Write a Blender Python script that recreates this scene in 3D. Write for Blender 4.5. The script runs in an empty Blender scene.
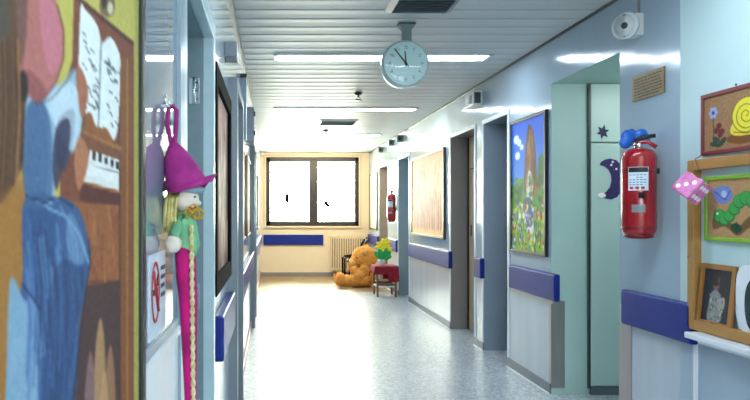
import bpy, bmesh, math, random
import numpy as np
from mathutils import Vector, Matrix
random.seed(7); rng = np.random.default_rng(7)
SC = bpy.context.scene
COL = SC.collection
XR, XL, ZC, YB = 2.315, -0.28, 2.935, 16.67
PI = math.pi

# ------------------------------------------------------------------ materials
def s2l(c):
    return tuple(((v/255)/12.92 if v/255 <= .04045 else (((v/255)+.055)/1.055)**2.4) for v in c)

def mat(name, rgb, rough=.5, metal=0, coat=0, noise=0, nscale=20, bump=0, bscale=40, emis=0, rgb2=None, coords='Object', spec=.5, bdist=.01, stretch=None):
    m = bpy.data.materials.new(name); m.use_nodes = True
    nt = m.node_tree; b = nt.nodes['Principled BSDF']
    c = s2l(rgb)
    b.inputs['Base Color'].default_value = (*c, 1)
    b.inputs['Roughness'].default_value = rough
    b.inputs['Metallic'].default_value = metal
    b.inputs['Coat Weight'].default_value = coat
    b.inputs['Coat Roughness'].default_value = .05
    b.inputs['Specular IOR Level'].default_value = spec
    tc = nt.nodes.new('ShaderNodeTexCoord'); mp = nt.nodes.new('ShaderNodeMapping')
    nt.links.new(tc.outputs[coords], mp.inputs[0])
    if stretch: mp.inputs['Scale'].default_value = stretch
    if noise or rgb2:
        n = nt.nodes.new('ShaderNodeTexNoise'); n.inputs['Scale'].default_value = nscale; n.inputs['Detail'].default_value = 4
        nt.links.new(mp.outputs[0], n.inputs['Vector'])
        mx = nt.nodes.new('ShaderNodeMix'); mx.data_type = 'RGBA'
        c2 = s2l(rgb2) if rgb2 else tuple(v*(1-noise) for v in c)
        mx.inputs[6].default_value = (*c, 1); mx.inputs[7].default_value = (*c2, 1)
        r = nt.nodes.new('ShaderNodeMapRange'); r.inputs[1].default_value = .35; r.inputs[2].default_value = .65
        nt.links.new(n.outputs[0], r.inputs[0]); nt.links.new(r.outputs[0], mx.inputs[0])
        nt.links.new(mx.outputs[2], b.inputs['Base Color'])
    if bump:
        n2 = nt.nodes.new('ShaderNodeTexNoise'); n2.inputs['Scale'].default_value = bscale
        nt.links.new(mp.outputs[0], n2.inputs['Vector'])
        bp = nt.nodes.new('ShaderNodeBump'); bp.inputs['Strength'].default_value = bump; bp.inputs['Distance'].default_value = bdist
        nt.links.new(n2.outputs[0], bp.inputs['Height']); nt.links.new(bp.outputs[0], b.inputs['Normal'])
    if emis:
        b.inputs['Emission Color'].default_value = (*c, 1); b.inputs['Emission Strength'].default_value = emis
    return m

def mat_attr(name, rough=.45, coat=0):
    m = bpy.data.materials.new(name); m.use_nodes = True
    nt = m.node_tree; b = nt.nodes['Principled BSDF']
    a = nt.nodes.new('ShaderNodeAttribute'); a.attribute_name = 'paint'
    nt.links.new(a.outputs['Color'], b.inputs['Base Color'])
    b.inputs['Roughness'].default_value = rough; b.inputs['Coat Weight'].default_value = coat
    b.inputs['Coat Roughness'].default_value = .08
    return m

def mat_glass(name, tint=(235, 245, 245), refl=1.0):
    m = bpy.data.materials.new(name); m.use_nodes = True
    nt = m.node_tree; nt.nodes.clear()
    o = nt.nodes.new('ShaderNodeOutputMaterial'); t = nt.nodes.new('ShaderNodeBsdfTransparent')
    g = nt.nodes.new('ShaderNodeBsdfGlossy'); g.inputs['Roughness'].default_value = .02
    t.inputs[0].default_value = (*s2l(tint), 1)
    f = nt.nodes.new('ShaderNodeFresnel'); f.inputs[0].default_value = 1.45
    mx = nt.nodes.new('ShaderNodeMixShader')
    nt.links.new(f.outputs[0], mx.inputs[0]); nt.links.new(t.outputs[0], mx.inputs[1]); nt.links.new(g.outputs[0], mx.inputs[2])
    nt.links.new(mx.outputs[0], o.inputs[0])
    return m

def mat_floor(name, a, b_, c_, rough=.16):
    m = bpy.data.materials.new(name); m.use_nodes = True
    nt = m.node_tree; b = nt.nodes['Principled BSDF']; L = nt.links.new
    tc = nt.nodes.new('ShaderNodeTexCoord')
    v = nt.nodes.new('ShaderNodeTexVoronoi'); v.inputs['Scale'].default_value = 55
    L(tc.outputs['Object'], v.inputs['Vector'])
    sep = nt.nodes.new('ShaderNodeSeparateColor'); L(v.outputs['Color'], sep.inputs[0])
    cr = nt.nodes.new('ShaderNodeValToRGB')
    e = cr.color_ramp.elements
    e[0].position = 0; e[0].color = (*s2l(b_), 1); e[1].position = 1; e[1].color = (*s2l(c_), 1)
    k = e.new(.45); k.color = (*s2l(a), 1)
    L(sep.outputs[0], cr.inputs[0])
    n = nt.nodes.new('ShaderNodeTexNoise'); n.inputs['Scale'].default_value = 2.2; n.inputs['Detail'].default_value = 5
    L(tc.outputs['Object'], n.inputs['Vector'])
    mx = nt.nodes.new('ShaderNodeMix'); mx.data_type = 'RGBA'; mx.blend_type = 'MULTIPLY'; mx.inputs[0].default_value = .18
    L(cr.outputs[0], mx.inputs[6]); L(n.outputs[0], mx.inputs[7])
    br = nt.nodes.new('ShaderNodeTexBrick'); br.inputs['Scale'].default_value = 1; br.offset = 0
    br.inputs['Brick Width'].default_value = .6; br.inputs['Row Height'].default_value = .6; br.inputs['Mortar Size'].default_value = .003
    br.inputs['Color1'].default_value = (1, 1, 1, 1); br.inputs['Color2'].default_value = (.93, .93, .93, 1); br.inputs['Mortar'].default_value = (.55, .55, .55, 1)
    L(tc.outputs['Object'], br.inputs['Vector'])
    m2 = nt.nodes.new('ShaderNodeMix'); m2.data_type = 'RGBA'; m2.blend_type = 'MULTIPLY'; m2.inputs[0].default_value = .7
    L(mx.outputs[2], m2.inputs[6]); L(br.outputs[0], m2.inputs[7])
    L(m2.outputs[2], b.inputs['Base Color'])
    mr = nt.nodes.new('ShaderNodeMapRange'); mr.inputs[3].default_value = rough*.85; mr.inputs[4].default_value = rough*1.2
    L(n.outputs[0], mr.inputs[0]); L(mr.outputs[0], b.inputs['Roughness'])
    n3 = nt.nodes.new('ShaderNodeTexNoise'); n3.inputs['Scale'].default_value = 9
    L(tc.outputs['Object'], n3.inputs['Vector'])
    bp = nt.nodes.new('ShaderNodeBump'); bp.inputs['Strength'].default_value = .25; bp.inputs['Distance'].default_value = .004
    L(n3.outputs[0], bp.inputs['Height']); L(bp.outputs[0], b.inputs['Normal'])
    b.inputs['Specular IOR Level'].default_value = .8
    return m

M = {}
M['laminate'] = mat('glossy_laminate', (164, 184, 196), .13, bump=.25, bscale=3, bdist=.02, noise=.06, nscale=2, spec=.7)
M['laminate_low'] = mat('dado_laminate', (196, 206, 214), .2, bump=.15, bscale=3, noise=.1, nscale=6, spec=.6, stretch=(1, 1, .1))
M['mint'] = mat('mint_paint', (190, 216, 216), .5, noise=.04, nscale=3)
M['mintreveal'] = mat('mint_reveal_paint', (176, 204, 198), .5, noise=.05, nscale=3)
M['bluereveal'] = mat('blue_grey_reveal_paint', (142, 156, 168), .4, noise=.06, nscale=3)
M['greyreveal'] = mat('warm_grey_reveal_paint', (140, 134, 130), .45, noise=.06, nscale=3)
M['cream'] = mat('cream_wall_paint', (232, 214, 182), .5, noise=.05, nscale=2)
M['ceil'] = mat('white_metal_plank', (208, 212, 212), .48, spec=.32, noise=.05, nscale=2)
M['ceilgap'] = mat('ceiling_groove', (60, 62, 64), .6)
M['floor'] = mat_floor('terrazzo_blue_grey', (182, 190, 194), (142, 154, 162), (220, 224, 226), .3)
M['floor2'] = mat_floor('terrazzo_beige', (150, 124, 84), (126, 100, 66), (176, 150, 108), .5)  # beige colour stands in for the back wall's warm reflection on the floor
M['bumper'] = mat('blue_vinyl', (6, 36, 130), .4, spec=.3, noise=.12, nscale=8, bump=.1, bscale=200, bdist=.002)
M['steel'] = mat('brushed_steel', (176, 168, 168), .32, metal=.8, noise=.12, nscale=30, stretch=(1, 1, .05))
M['base'] = mat('grey_skirting', (98, 108, 118), .4, noise=.1, nscale=6)
M['redline'] = mat('dull_red_strip', (150, 84, 88), .5)
M['black'] = mat('black_paint', (18, 18, 20), .4, noise=.1)
M['darkwood'] = mat('dark_wood', (74, 44, 28), .4, noise=.35, nscale=18, stretch=(1, 1, .1))
M['bronze'] = mat('dark_window_metal', (44, 34, 28), .4, noise=.1)
M['wood'] = mat('golden_wood', (176, 128, 62), .42, noise=.25, nscale=14, stretch=(1, .2, 1))
M['wood2'] = mat('honey_wood', (168, 112, 52), .42, noise=.3, nscale=16, stretch=(1, 1, .2))
M['tablewood'] = mat('brown_table_wood', (128, 88, 56), .45, noise=.3, nscale=20)
M['white'] = mat('white_paint', (228, 234, 238), .35, noise=.03)
M['greybox'] = mat('grey_metal_box', (122, 134, 142), .4, noise=.06)
M['plastic'] = mat('offwhite_plastic', (200, 208, 206), .35, noise=.03)
M['greyplastic'] = mat('grey_plastic', (120, 128, 130), .4)
M['darkgrey'] = mat('dark_grey_metal', (56, 62, 66), .4, noise=.1)
M['trimblue'] = mat('pale_cyan_metal', (178, 202, 208), .3, noise=.05)
M['teal'] = mat('teal_grey_metal', (116, 138, 146), .35, noise=.08)
M['tanleaf'] = mat('tan_door', (190, 172, 140), .45, noise=.1)
M['navyleaf'] = mat('dark_door', (34, 40, 50), .35, noise=.1)
M['mintleaf'] = mat('mint_door_laminate', (186, 212, 206), .35, noise=.04, nscale=2)
M['red'] = mat('red_enamel', (158, 10, 22), .22, coat=.6, noise=.08, nscale=5)
M['reddark'] = mat('dark_red_enamel', (120, 10, 20), .3)
M['blueplastic'] = mat('blue_plastic', (24, 96, 190), .3, noise=.1)
M['label'] = mat('label_paper', (206, 222, 232), .5)
M['ink'] = mat('dark_ink', (40, 56, 96), .6)
M['inkred'] = mat('red_ink', (176, 30, 44), .6)
M['chrome'] = mat('chrome', (210, 214, 216), .15, metal=1)
M['gold'] = mat('brass_plaque', (120, 98, 54), .42, metal=.35, noise=.1, nscale=30)
M['goldink'] = mat('plaque_engraving', (50, 40, 24), .6)
M['purple'] = mat('dark_purple_card', (46, 26, 96), .6)
M['starcard'] = mat('navy_card', (28, 22, 70), .6)
M['tube'] = mat('lit_diffuser', (226, 240, 255), .5, emis=22)
M['clockface'] = mat('clock_dial', (226, 240, 240), .5)
M['clocknum'] = mat('clock_numerals', (60, 84, 100), .5)
M['clockcase'] = mat('clock_case', (206, 216, 218), .25, metal=.2)
M['stem'] = mat('clock_bracket', (110, 128, 130), .45)
M['teddy'] = mat('honey_plush', (236, 166, 76), .95, rgb2=(208, 132, 48), nscale=30, bump=.8, bscale=90, bdist=.02)
M['teddysn'] = mat('pale_plush', (232, 172, 96), .95, noise=.2, nscale=40, bump=.6, bscale=90)
M['radiator'] = mat('cream_enamel', (226, 206, 170), .35)
M['radcore'] = mat('shaded_enamel', (150, 128, 96), .5)  # darker tone imitating shade between the radiator ribs
M['mblack'] = mat('matte_black', (12, 12, 14), .9, noise=.1, spec=.1)
M['mintlow'] = mat('pale_blue_dado', (172, 190, 204), .45, noise=.04, nscale=3)
M['cloth'] = mat('crimson_cloth', (160, 16, 40), .9, rgb2=(104, 6, 26), nscale=14, bump=.3, bscale=60)
M['yellow'] = mat('yellow_foam', (250, 222, 40), .6, noise=.08)
M['green'] = mat('green_foam', (24, 170, 76), .6, noise=.1)
M['magenta'] = mat('magenta_felt', (168, 44, 132), .9, rgb2=(140, 30, 108), nscale=18, bump=.25, bscale=120, bdist=.003)
M['magenta2'] = mat('deep_magenta_felt', (200, 8, 120), .9, rgb2=(150, 4, 90), nscale=14, bump=.25, bscale=120, bdist=.003)
M['hair'] = mat('blond_yarn', (216, 204, 130), .85, noise=.3, nscale=60)
M['curl'] = mat('golden_yarn', (208, 170, 60), .85, noise=.35, nscale=60)
M['skinfelt'] = mat('pale_felt', (226, 214, 200), .9, noise=.08)
M['brimgrey'] = mat('grey_felt_lining', (140, 166, 180), .9)
M['greenfelt'] = mat('mint_green_felt', (130, 196, 148), .9, rgb2=(104, 164, 124), nscale=20)
M['rope'] = mat('cream_braid', (222, 220, 180), .9, rgb2=(180, 170, 90), nscale=70)
M['string'] = mat('thin_cord', (140, 100, 80), .8)
M['pink'] = mat('pink_plush', (222, 140, 190), .9, rgb2=(200, 108, 164), nscale=25, bump=.4, bscale=120, bdist=.003)
M['dots'] = mat('white_felt_dots', (250, 236, 246), .9)
M['glass'] = mat_glass('clear_glass')
M['mirrorglass'] = mat('grey_reflective_glass', (128, 148, 164), .04, spec=.6)
M['postblue'] = mat('blue_grey_post', (146, 166, 178), .3, noise=.06)
M['framered'] = mat('dark_red_frame', (122, 34, 36), .4, noise=.2)
M['framegreen'] = mat('lime_frame', (132, 184, 42), .45, noise=.1)
M['sill'] = mat('window_sill_stone', (214, 196, 160), .4)
M['petrol'] = mat('dark_green_oval', (40, 60, 56), .25, noise=.3)
M['paint'] = mat_attr('painted_canvas', .5, .25)
M['paint_gloss'] = mat_attr('glazed_picture', .6, .0)
M['paint_matte'] = mat_attr('matte_artwork', .8, 0)

# ------------------------------------------------------------------ mesh builder
WL = {}
class MB:
    def __init__(s): s.bm = bmesh.new(); s.mats = []; s.mi = 0
    def use(s, key):
        if key not in s.mats: s.mats.append(key)
        s.mi = s.mats.index(key); return s
    def _fin(s, faces, smooth=False):
        for f in faces: f.material_index = s.mi; f.smooth = smooth
    def box(s, lo, hi, bev=0, rot=None, seg=2):
        lo, hi = Vector(lo), Vector(hi); c = (lo+hi)/2; d = hi-lo
        mt = Matrix.Translation(c)
        if rot is not None: mt = mt @ rot.to_4x4()
        mt = mt @ Matrix.Diagonal((abs(d.x), abs(d.y), abs(d.z), 1))
        r = bmesh.ops.create_cube(s.bm, size=1, matrix=mt)
        vs = r['verts']; fs = {f for v in vs for f in v.link_faces}
        if bev:
            es = {e for v in vs for e in v.link_edges}
            r2 = bmesh.ops.bevel(s.bm, geom=list(es), offset=bev, segments=seg, affect='EDGES', profile=.6)
            fs = {f for f in fs if f.is_valid} | set(r2['faces'])
        s._fin(fs); return s
    def ell(s, c, r, rot=None, sub=3):
        mt = Matrix.Translation(Vector(c))
        if rot is not None: mt = mt @ rot.to_4x4()
        if not hasattr(r, '__len__'): r = (r, r, r)
        mt = mt @ Matrix.Diagonal((*r, 1))
        q = bmesh.ops.create_icosphere(s.bm, subdivisions=sub, radius=1, matrix=mt)
        s._fin({f for v in q['verts'] for f in v.link_faces}, True); return s
    def ring(s, p, t, r, n, up=None):
        t = Vector(t).normalized()
        a = Vector(up) if up else (Vector((0, 0, 1)) if abs(t.z) < .9 else Vector((1, 0, 0)))
        x = t.cross(a).normalized(); y = t.cross(x).normalized()
        rx, ry = (r if hasattr(r, '__len__') else (r, r))
        return [s.bm.verts.new(Vector(p) + x*math.cos(2*PI*i/n)*rx + y*math.sin(2*PI*i/n)*ry) for i in range(n)]
    def tube(s, pts, r, n=10, cap=True, closed=False, up=None, smooth=True):
        pts = [Vector(p) for p in pts]; rs = r if isinstance(r, list) else [r]*len(pts)
        rings = []; K = len(pts)
        for i, p in enumerate(pts):
            a = pts[(i-1) % K] if (closed or i) else p; b = pts[(i+1) % K] if (closed or i < K-1) else p
            rings.append(s.ring(p, b-a, rs[i], n, up))
        fs = []
        for i in range(K if closed else K-1):
            A, B = rings[i], rings[(i+1) % K]
            for j in range(n): fs.append(s.bm.faces.new((A[j], A[(j+1) % n], B[(j+1) % n], B[j])))
        s._fin(fs, smooth)
        if cap and not closed: s._fin([s.bm.faces.new(rings[0][::-1]), s.bm.faces.new(rings[-1])])
        return s
    def cyl(s, a, b, r, r2=None, n=20): return s.tube([a, b], [r, r if r2 is None else r2], n)
    def lathe(s, c, prof, axis=(0, 0, 1), n=28):
        ax = Vector(axis).normalized(); c = Vector(c)
        return s.tube([c+ax*h for r_, h in prof], [max(r_, .0004) for r_, h in prof], n) if all(abs(prof[i][1]-prof[i+1][1]) > 1e-6 for i in range(len(prof)-1)) else s._lathe2(c, prof, ax, n)
    def _lathe2(s, c, prof, ax, n):
        rings = [s.ring(c+ax*h, ax, max(r_, .0004), n) for r_, h in prof]; fs = []
        for A, B in zip(rings, rings[1:]):
            for j in range(n): fs.append(s.bm.faces.new((A[j], A[(j+1) % n], B[(j+1) % n], B[j])))
        s._fin(fs, True); s._fin([s.bm.faces.new(rings[0][::-1]), s.bm.faces.new(rings[-1])]); return s
    def prism(s, poly, fn, t0, t1):
        """poly: 2D pts; fn(a,b,t)->3D"""
        A = [s.bm.verts.new(fn(a, b, t0)) for a, b in poly]; B = [s.bm.verts.new(fn(a, b, t1)) for a, b in poly]
        n = len(poly); fs = [s.bm.faces.new(A[::-1]), s.bm.faces.new(B)]
        for i in range(n): fs.append(s.bm.faces.new((A[i], A[(i+1) % n], B[(i+1) % n], B[i])))
        s._fin(fs); return s
    def quad(s, *p):
        s._fin([s.bm.faces.new([s.bm.verts.new(q) for q in p])]); return s
    def build(s, name, parent=None, key=None, **tags):
        if key: s.mats = [key] if not s.mats else s.mats
        bmesh.ops.recalc_face_normals(s.bm, faces=s.bm.faces[:])
        vs = [v.co for v in s.bm.verts]
        lo = Vector([min(v[i] for v in vs) for i in range(3)]); hi = Vector([max(v[i] for v in vs) for i in range(3)])
        o3 = (lo+hi)/2
        if parent is None: o3.z = lo.z
        bmesh.ops.translate(s.bm, verts=s.bm.verts[:], vec=-o3)
        me = bpy.data.meshes.new(name); s.bm.to_mesh(me); s.bm.free()
        for k in s.mats: me.materials.append(M[k])
        o = bpy.data.objects.new(name, me); COL.objects.link(o)
        return place(o, o3, parent, tags)

def place(o, o3, parent, tags):
    WL[o.name] = Vector(o3)
    if parent is not None:
        o.parent = parent; o.location = Vector(o3) - WL[parent.name]
    else: o.location = o3
    for k, v in tags.items(): o[k] = v
    return o
def B(key): return MB().use(key)
def empty(name, loc, label, cat, group=None):
    o = bpy.data.objects.new(name, None); COL.objects.link(o); o.empty_display_size = .05
    o['label'] = label; o['category'] = cat
    if group: o['group'] = group
    return place(o, Vector(loc), None, {})
def remesh(o, vox, smooth=4):
    r = o.modifiers.new('r', 'REMESH'); r.mode = 'VOXEL'; r.voxel_size = vox; r.use_smooth_shade = True
    if smooth:
        q = o.modifiers.new('s', 'SMOOTH'); q.iterations = smooth; q.factor = .6
    return o
def copy_tree(root, delta, label, group=None):
    def cp(o, par):
        c = o.copy(); COL.objects.link(c)
        WL[c.name] = WL[o.name] + delta
        if par is not None: c.parent = par; c.location = o.location
        for ch in [x for x in bpy.data.objects if x.parent == o]: cp(ch, c)
        return c
    r = cp(root, None); r.location = root.location + delta; r['label'] = label
    if group: r['group'] = group
    return r
def text_mesh(body, size, fn, key, name, parent, **tags):
    """flat lettering; fn(a,b)->3D"""
    cu = bpy.data.curves.new('t', 'FONT'); cu.body = body; cu.size = size; cu.align_x = 'CENTER'; cu.align_y = 'CENTER'
    ob = bpy.data.objects.new('t', cu); COL.objects.link(ob)
    bpy.context.view_layer.update()
    me = ob.to_mesh(); pts = [v.co.copy() for v in me.vertices]; fc = [tuple(p.vertices) for p in me.polygons]
    ob.to_mesh_clear(); bpy.data.objects.remove(ob); return pts, fc

# ------------------------------------------------------------------ painter (colours stored on mesh vertices)
class Art:
    def __init__(s, w, h, bg):
        s.w, s.h = w, h; s.a = np.ones((h, w, 3))*np.array(bg, float)
        s.yy, s.xx = np.mgrid[0:h, 0:w].astype(float)
    def _blend(s, mask, col):
        s.a = s.a*(1-mask[..., None]) + np.array(col, float)*mask[..., None]
    def _soft(s, mask, k):
        mask = mask.astype(float)
        for _ in range(k):
            p = np.pad(mask, 1, 'edge'); mask = (p[:-2, 1:-1]+p[2:, 1:-1]+p[1:-1, :-2]+p[1:-1, 2:]+2*p[1:-1, 1:-1])/6
        return mask
    def poly(s, pts, col, soft=1, al=1):
        pts = [(x*s.w, y*s.h) for x, y in pts]; ins = np.zeros((s.h, s.w), bool); n = len(pts)
        for i in range(n):
            x1, y1 = pts[i]; x2, y2 = pts[(i+1) % n]
            if y1 == y2: continue
            c = ((s.yy < y1) != (s.yy < y2)) & (s.xx < (x2-x1)*(s.yy-y1)/(y2-y1)+x1); ins ^= c
        s._blend(s._soft(ins, soft)*al, col); return s
    def spl(s, pts, col, soft=1, al=1):
        n = len(pts); out = []
        for i in range(n):
            p0, p1, p2, p3 = [np.array(pts[(i+k-1) % n]) for k in range(4)]
            for t in np.linspace(0, 1, 6, endpoint=False):
                out.append(tuple(.5*((2*p1)+(-p0+p2)*t+(2*p0-5*p1+4*p2-p3)*t*t+(-p0+3*p1-3*p2+p3)*t**3)))
        return s.poly(out, col, soft, al)
    def ell(s, cx, cy, rx, ry, col, soft=1, al=1, ang=0):
        dx = s.xx/s.w-cx; dy = s.yy/s.h-cy; c, q = math.cos(ang), math.sin(ang)
        u = (dx*c+dy*q)/rx; v = (-dx*q+dy*c)/ry
        s._blend(s._soft(u*u+v*v < 1, soft)*al, col); return s
    def line(s, pts, wd, col, soft=1, al=1):
        mk = np.zeros((s.h, s.w), bool)
        for (x1, y1), (x2, y2) in zip(pts, pts[1:]):
            ax, ay, bx, by = x1*s.w, y1*s.h, x2*s.w, y2*s.h; L2 = (bx-ax)**2+(by-ay)**2+1e-9
            t = np.clip(((s.xx-ax)*(bx-ax)+(s.yy-ay)*(by-ay))/L2, 0, 1)
            mk |= ((s.xx-ax-t*(bx-ax))**2+(s.yy-ay-t*(by-ay))**2) < (wd*s.w/2)**2
        s._blend(s._soft(mk, soft)*al, col); return s
    def grain(s, amt=10, sx=1, sy=1):
        n = rng.normal(0, 1, (s.h//sy+2, s.w//sx+2)); n = np.kron(n, np.ones((sy, sx)))[:s.h, :s.w]
        for _ in range(2):
            p = np.pad(n, 1, 'edge'); n = (p[:-2, 1:-1]+p[2:, 1:-1]+p[1:-1, :-2]+p[1:-1, 2:])/4
        s.a += n[..., None]*amt; return s
    def vgrad(s, top, bot):
        t = (s.yy/s.h)[..., None]; s.a = np.array(top, float)*(1-t)+np.array(bot, float)*t; return s
    def sample(s, x, y):
        x = np.clip(x*s.w-.5, 0, s.w-1.001); y = np.clip(y*s.h-.5, 0, s.h-1.001)
        i, j = int(x), int(y); fx, fy = x-i, y-j; a = s.a
        i1, j1 = min(i+1, s.w-1), min(j+1, s.h-1)
        return (a[j, i]*(1-fx)+a[j, i1]*fx)*(1-fy)+(a[j1, i]*(1-fx)+a[j1, i1]*fx)*fy

def art_mesh(name, art, fn, nu, nv, parent, key='paint', uvfn=None, us=None, **tags):
    """fn(s,t)->world, s right, t down in 0..1"""
    us = us or [i/nu for i in range(nu+1)]; vs_ = [j/nv for j in range(nv+1)]
    P = [Vector(fn(u, v)) for v in vs_ for u in us]
    W = len(us)
    F = [(j*W+i, (j+1)*W+i, (j+1)*W+i+1, j*W+i+1) for j in range(nv) for i in range(W-1)]
    lo = Vector([min(p[i] for p in P) for i in range(3)]); hi = Vector([max(p[i] for p in P) for i in range(3)]); o3 = (lo+hi)/2
    me = bpy.data.meshes.new(name); me.from_pydata([p-o3 for p in P], [], F)
    ca = me.color_attributes.new('paint', 'FLOAT_COLOR', 'POINT')
    k = 0
    for v in vs_:
        for u in us:
            c = art.sample(*(uvfn(u, v) if uvfn else (u, v)))
            c = s2l(np.clip(c, 0, 255)); ca.data[k].color = (*c, 1); k += 1
    me.materials.append(M[key])
    o = bpy.data.objects.new(name, me); COL.objects.link(o)
    return place(o, o3, parent, tags)

# ================================================================== SETTING
K = dict(kind='structure')
b = B('floor'); b.box((-.6, -3.2, -.1), (3.9, 13.3, 0)); b.use('floor2').box((-.6, 13.3, -.1), (2.9, YB+.3, 0)); b.build('floor', **K)  # far section carries the painted warm reflection

# ceiling: metal planks running across the corridor
b = B('ceilgap'); b.box((-.6, -3.2, ZC+.02), (3.9, YB+.3, ZC+.12))
LIGHTS = [-.02, 3.22, 6.44, 9.66, 12.83]
pitch = .23; y = 6.44-pitch/2-pitch*41
def in_light(y0): return any(abs((y0+pitch/2)-L) < .09 for L in LIGHTS)
while y < YB:
    prof = [(.006, .02), (.006, .004), (.02, 0), (.10, .002), (.13, .002), (.21, 0), (.224, .004), (.224, .02)]
    b.use('ceil')
    x0, x1 = -.4, 2.45
    A = [b.bm.verts.new((x0, y+p, ZC+h)) for p, h in prof]; C = [b.bm.verts.new((x1, y+p, ZC+h)) for p, h in prof]
    b._fin([b.bm.faces.new((A[i], A[i+1], C[i+1], C[i])) for i in range(len(prof)-1)])
    y += pitch
b.build('ceiling', **K)
b = B('darkgrey'); b.box((XR-.02, -3, ZC-.012), (XR, YB, ZC+.002)); b.build('trim_1', **K)
b = B('greyplastic'); b.box((XL, -3, ZC-.03), (XL+.02, YB, ZC)); b.build('trim_2', **K)

# right wall: solid piers with door openings between
DEP = .27
b = MB()
piers = [(-3.2, 3.97, 'mint'), (3.97, 4.66, 'laminate'), (5.80, 6.86, 'laminate'), (7.64, 7.98, 'laminate'), (9.05, 11.8, 'laminate'), (12.8, 14.0, 'laminate'), (15.1, YB, 'laminate')]
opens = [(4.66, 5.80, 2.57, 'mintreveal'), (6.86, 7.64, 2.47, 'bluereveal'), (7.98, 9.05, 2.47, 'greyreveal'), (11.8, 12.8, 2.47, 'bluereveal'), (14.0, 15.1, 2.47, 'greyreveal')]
for y0, y1, k in piers:
    b.use(k); b.quad((XR, y0, .9), (XR, y1, .9), (XR, y1, ZC+.03), (XR, y0, ZC+.03))
    b.use('laminate_low' if k == 'laminate' else 'mintlow'); b.quad((XR, y0, 0), (XR, y1, 0), (XR, y1, .9), (XR, y0, .9))
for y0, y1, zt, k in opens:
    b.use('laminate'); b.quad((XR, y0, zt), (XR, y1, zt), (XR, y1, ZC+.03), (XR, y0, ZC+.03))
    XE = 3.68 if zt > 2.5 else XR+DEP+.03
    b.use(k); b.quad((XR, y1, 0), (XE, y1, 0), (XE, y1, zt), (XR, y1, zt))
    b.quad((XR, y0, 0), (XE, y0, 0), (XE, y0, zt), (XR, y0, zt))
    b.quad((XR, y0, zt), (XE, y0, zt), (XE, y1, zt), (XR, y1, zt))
b.use('mint').quad((3.68, -3.2, 0), (3.68, YB, 0), (3.68, YB, ZC+.03), (3.68, -3.2, ZC+.03))
b.build('wall_right', **K)

# back wall with window hole
WX0, WX1, WZ0, WZ1 = -.14, 2.07, 1.19, 2.83
b = B('cream')
b.box((-.6, YB, 0), (WX0, YB+.25, ZC+.1)); b.box((WX1, YB, 0), (2.9, YB+.25, ZC+.1))
b.box((WX0, YB, 0), (WX1, YB+.25, WZ0)); b.box((WX0, YB, WZ1), (WX1, YB+.25, ZC+.1))
b.build('wall_back', **K)
b = B('mint'); b.box((-.6, -3.3, 0), (2.9, -3.2, ZC+.1)); b.build('wall_front', **K)

# window
f = .055; b = B('bronze'); Y0, Y1 = YB+.02, YB+.09
b.box((WX0, Y0, WZ0), (WX0+.1, Y1, WZ1), .008); b.box((WX1-.1, Y0, WZ0), (WX1, Y1, WZ1), .008)
b.box((WX0, Y0, WZ1-.11), (WX1, Y1, WZ1), .008); b.box((WX0, Y0, WZ0), (WX1, Y1, WZ0+.11), .008)
win = b.build('window_1', **K)
b = B('bronze'); xm = .99; b.box((xm-.1, Y0-.012, WZ0+.06), (xm+.1, Y1, WZ1-.06), .01); b.box((xm-.012, Y0-.02, WZ0+.1), (xm+.012, Y0, WZ1-.1)); b.build('mullion', win)
B('darkgrey').box((xm-.05, Y0-.05, 1.95), (xm-.03, Y0-.01, 2.1), .005).build('handle', win)
for a, c in ((WX0+.07, xm-.08), (xm+.08, WX1-.07)):
    B('glass').box((a, Y0+.03, WZ0+.08), (c, Y0+.036, WZ1-.08)).build('pane', win)
B('sill').box((WX0-.05, YB-.05, WZ0-.05), (WX1+.05, YB+.02, WZ0-.005), .006).build('sill', win)
b = B('sill')
b.box((WX0-.1, YB-.012, WZ1+.02), (WX1+.1, YB, WZ1+.07), .004); b.box((WX0-.07, YB-.012, WZ0), (WX0-.02, YB, WZ1+.02), .004); b.box((WX1+.02, YB-.012, WZ0), (WX1+.07, YB, WZ1+.02), .004)
b.build('casing', win)

# left wall
b = MB()
b.use('laminate')
LD = [(2.2, 2.9, 2.225), (4.6, 5.4, 2.31), (9.2, 10.1, 2.37)]
ys = -3.2
for y0, y1, zt in LD+[(YB, YB, 0)]:
    b.use('laminate').quad((XL, ys, .9), (XL, y0, .9), (XL, y0, ZC+.03), (XL, ys, ZC+.03))
    b.use('laminate_low').quad((XL, ys, 0), (XL, y0, 0), (XL, y0, .9), (XL, ys, .9))
    if y1 > y0:
        b.use('laminate').quad((XL, y0, zt), (XL, y1, zt), (XL, y1, ZC+.03), (XL, y0, ZC+.03))
        b.use('teal')
        b.quad((XL, y1, 0), (XL-.12, y1, 0), (XL-.12, y1, zt), (XL, y1, zt)); b.quad((XL, y0, 0), (XL-.12, y0, 0), (XL-.12, y0, zt), (XL, y0, zt))
        b.quad((XL, y0, zt), (XL-.12, y0, zt), (XL-.12, y1, zt), (XL, y1, zt))
    ys = y1
b.use('cream').quad((XL-.3, -3.2, 0), (XL-.3, YB, 0), (XL-.3, YB, ZC+.03), (XL-.3, -3.2, ZC+.03))
b.build('wall_left', **K)

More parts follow.
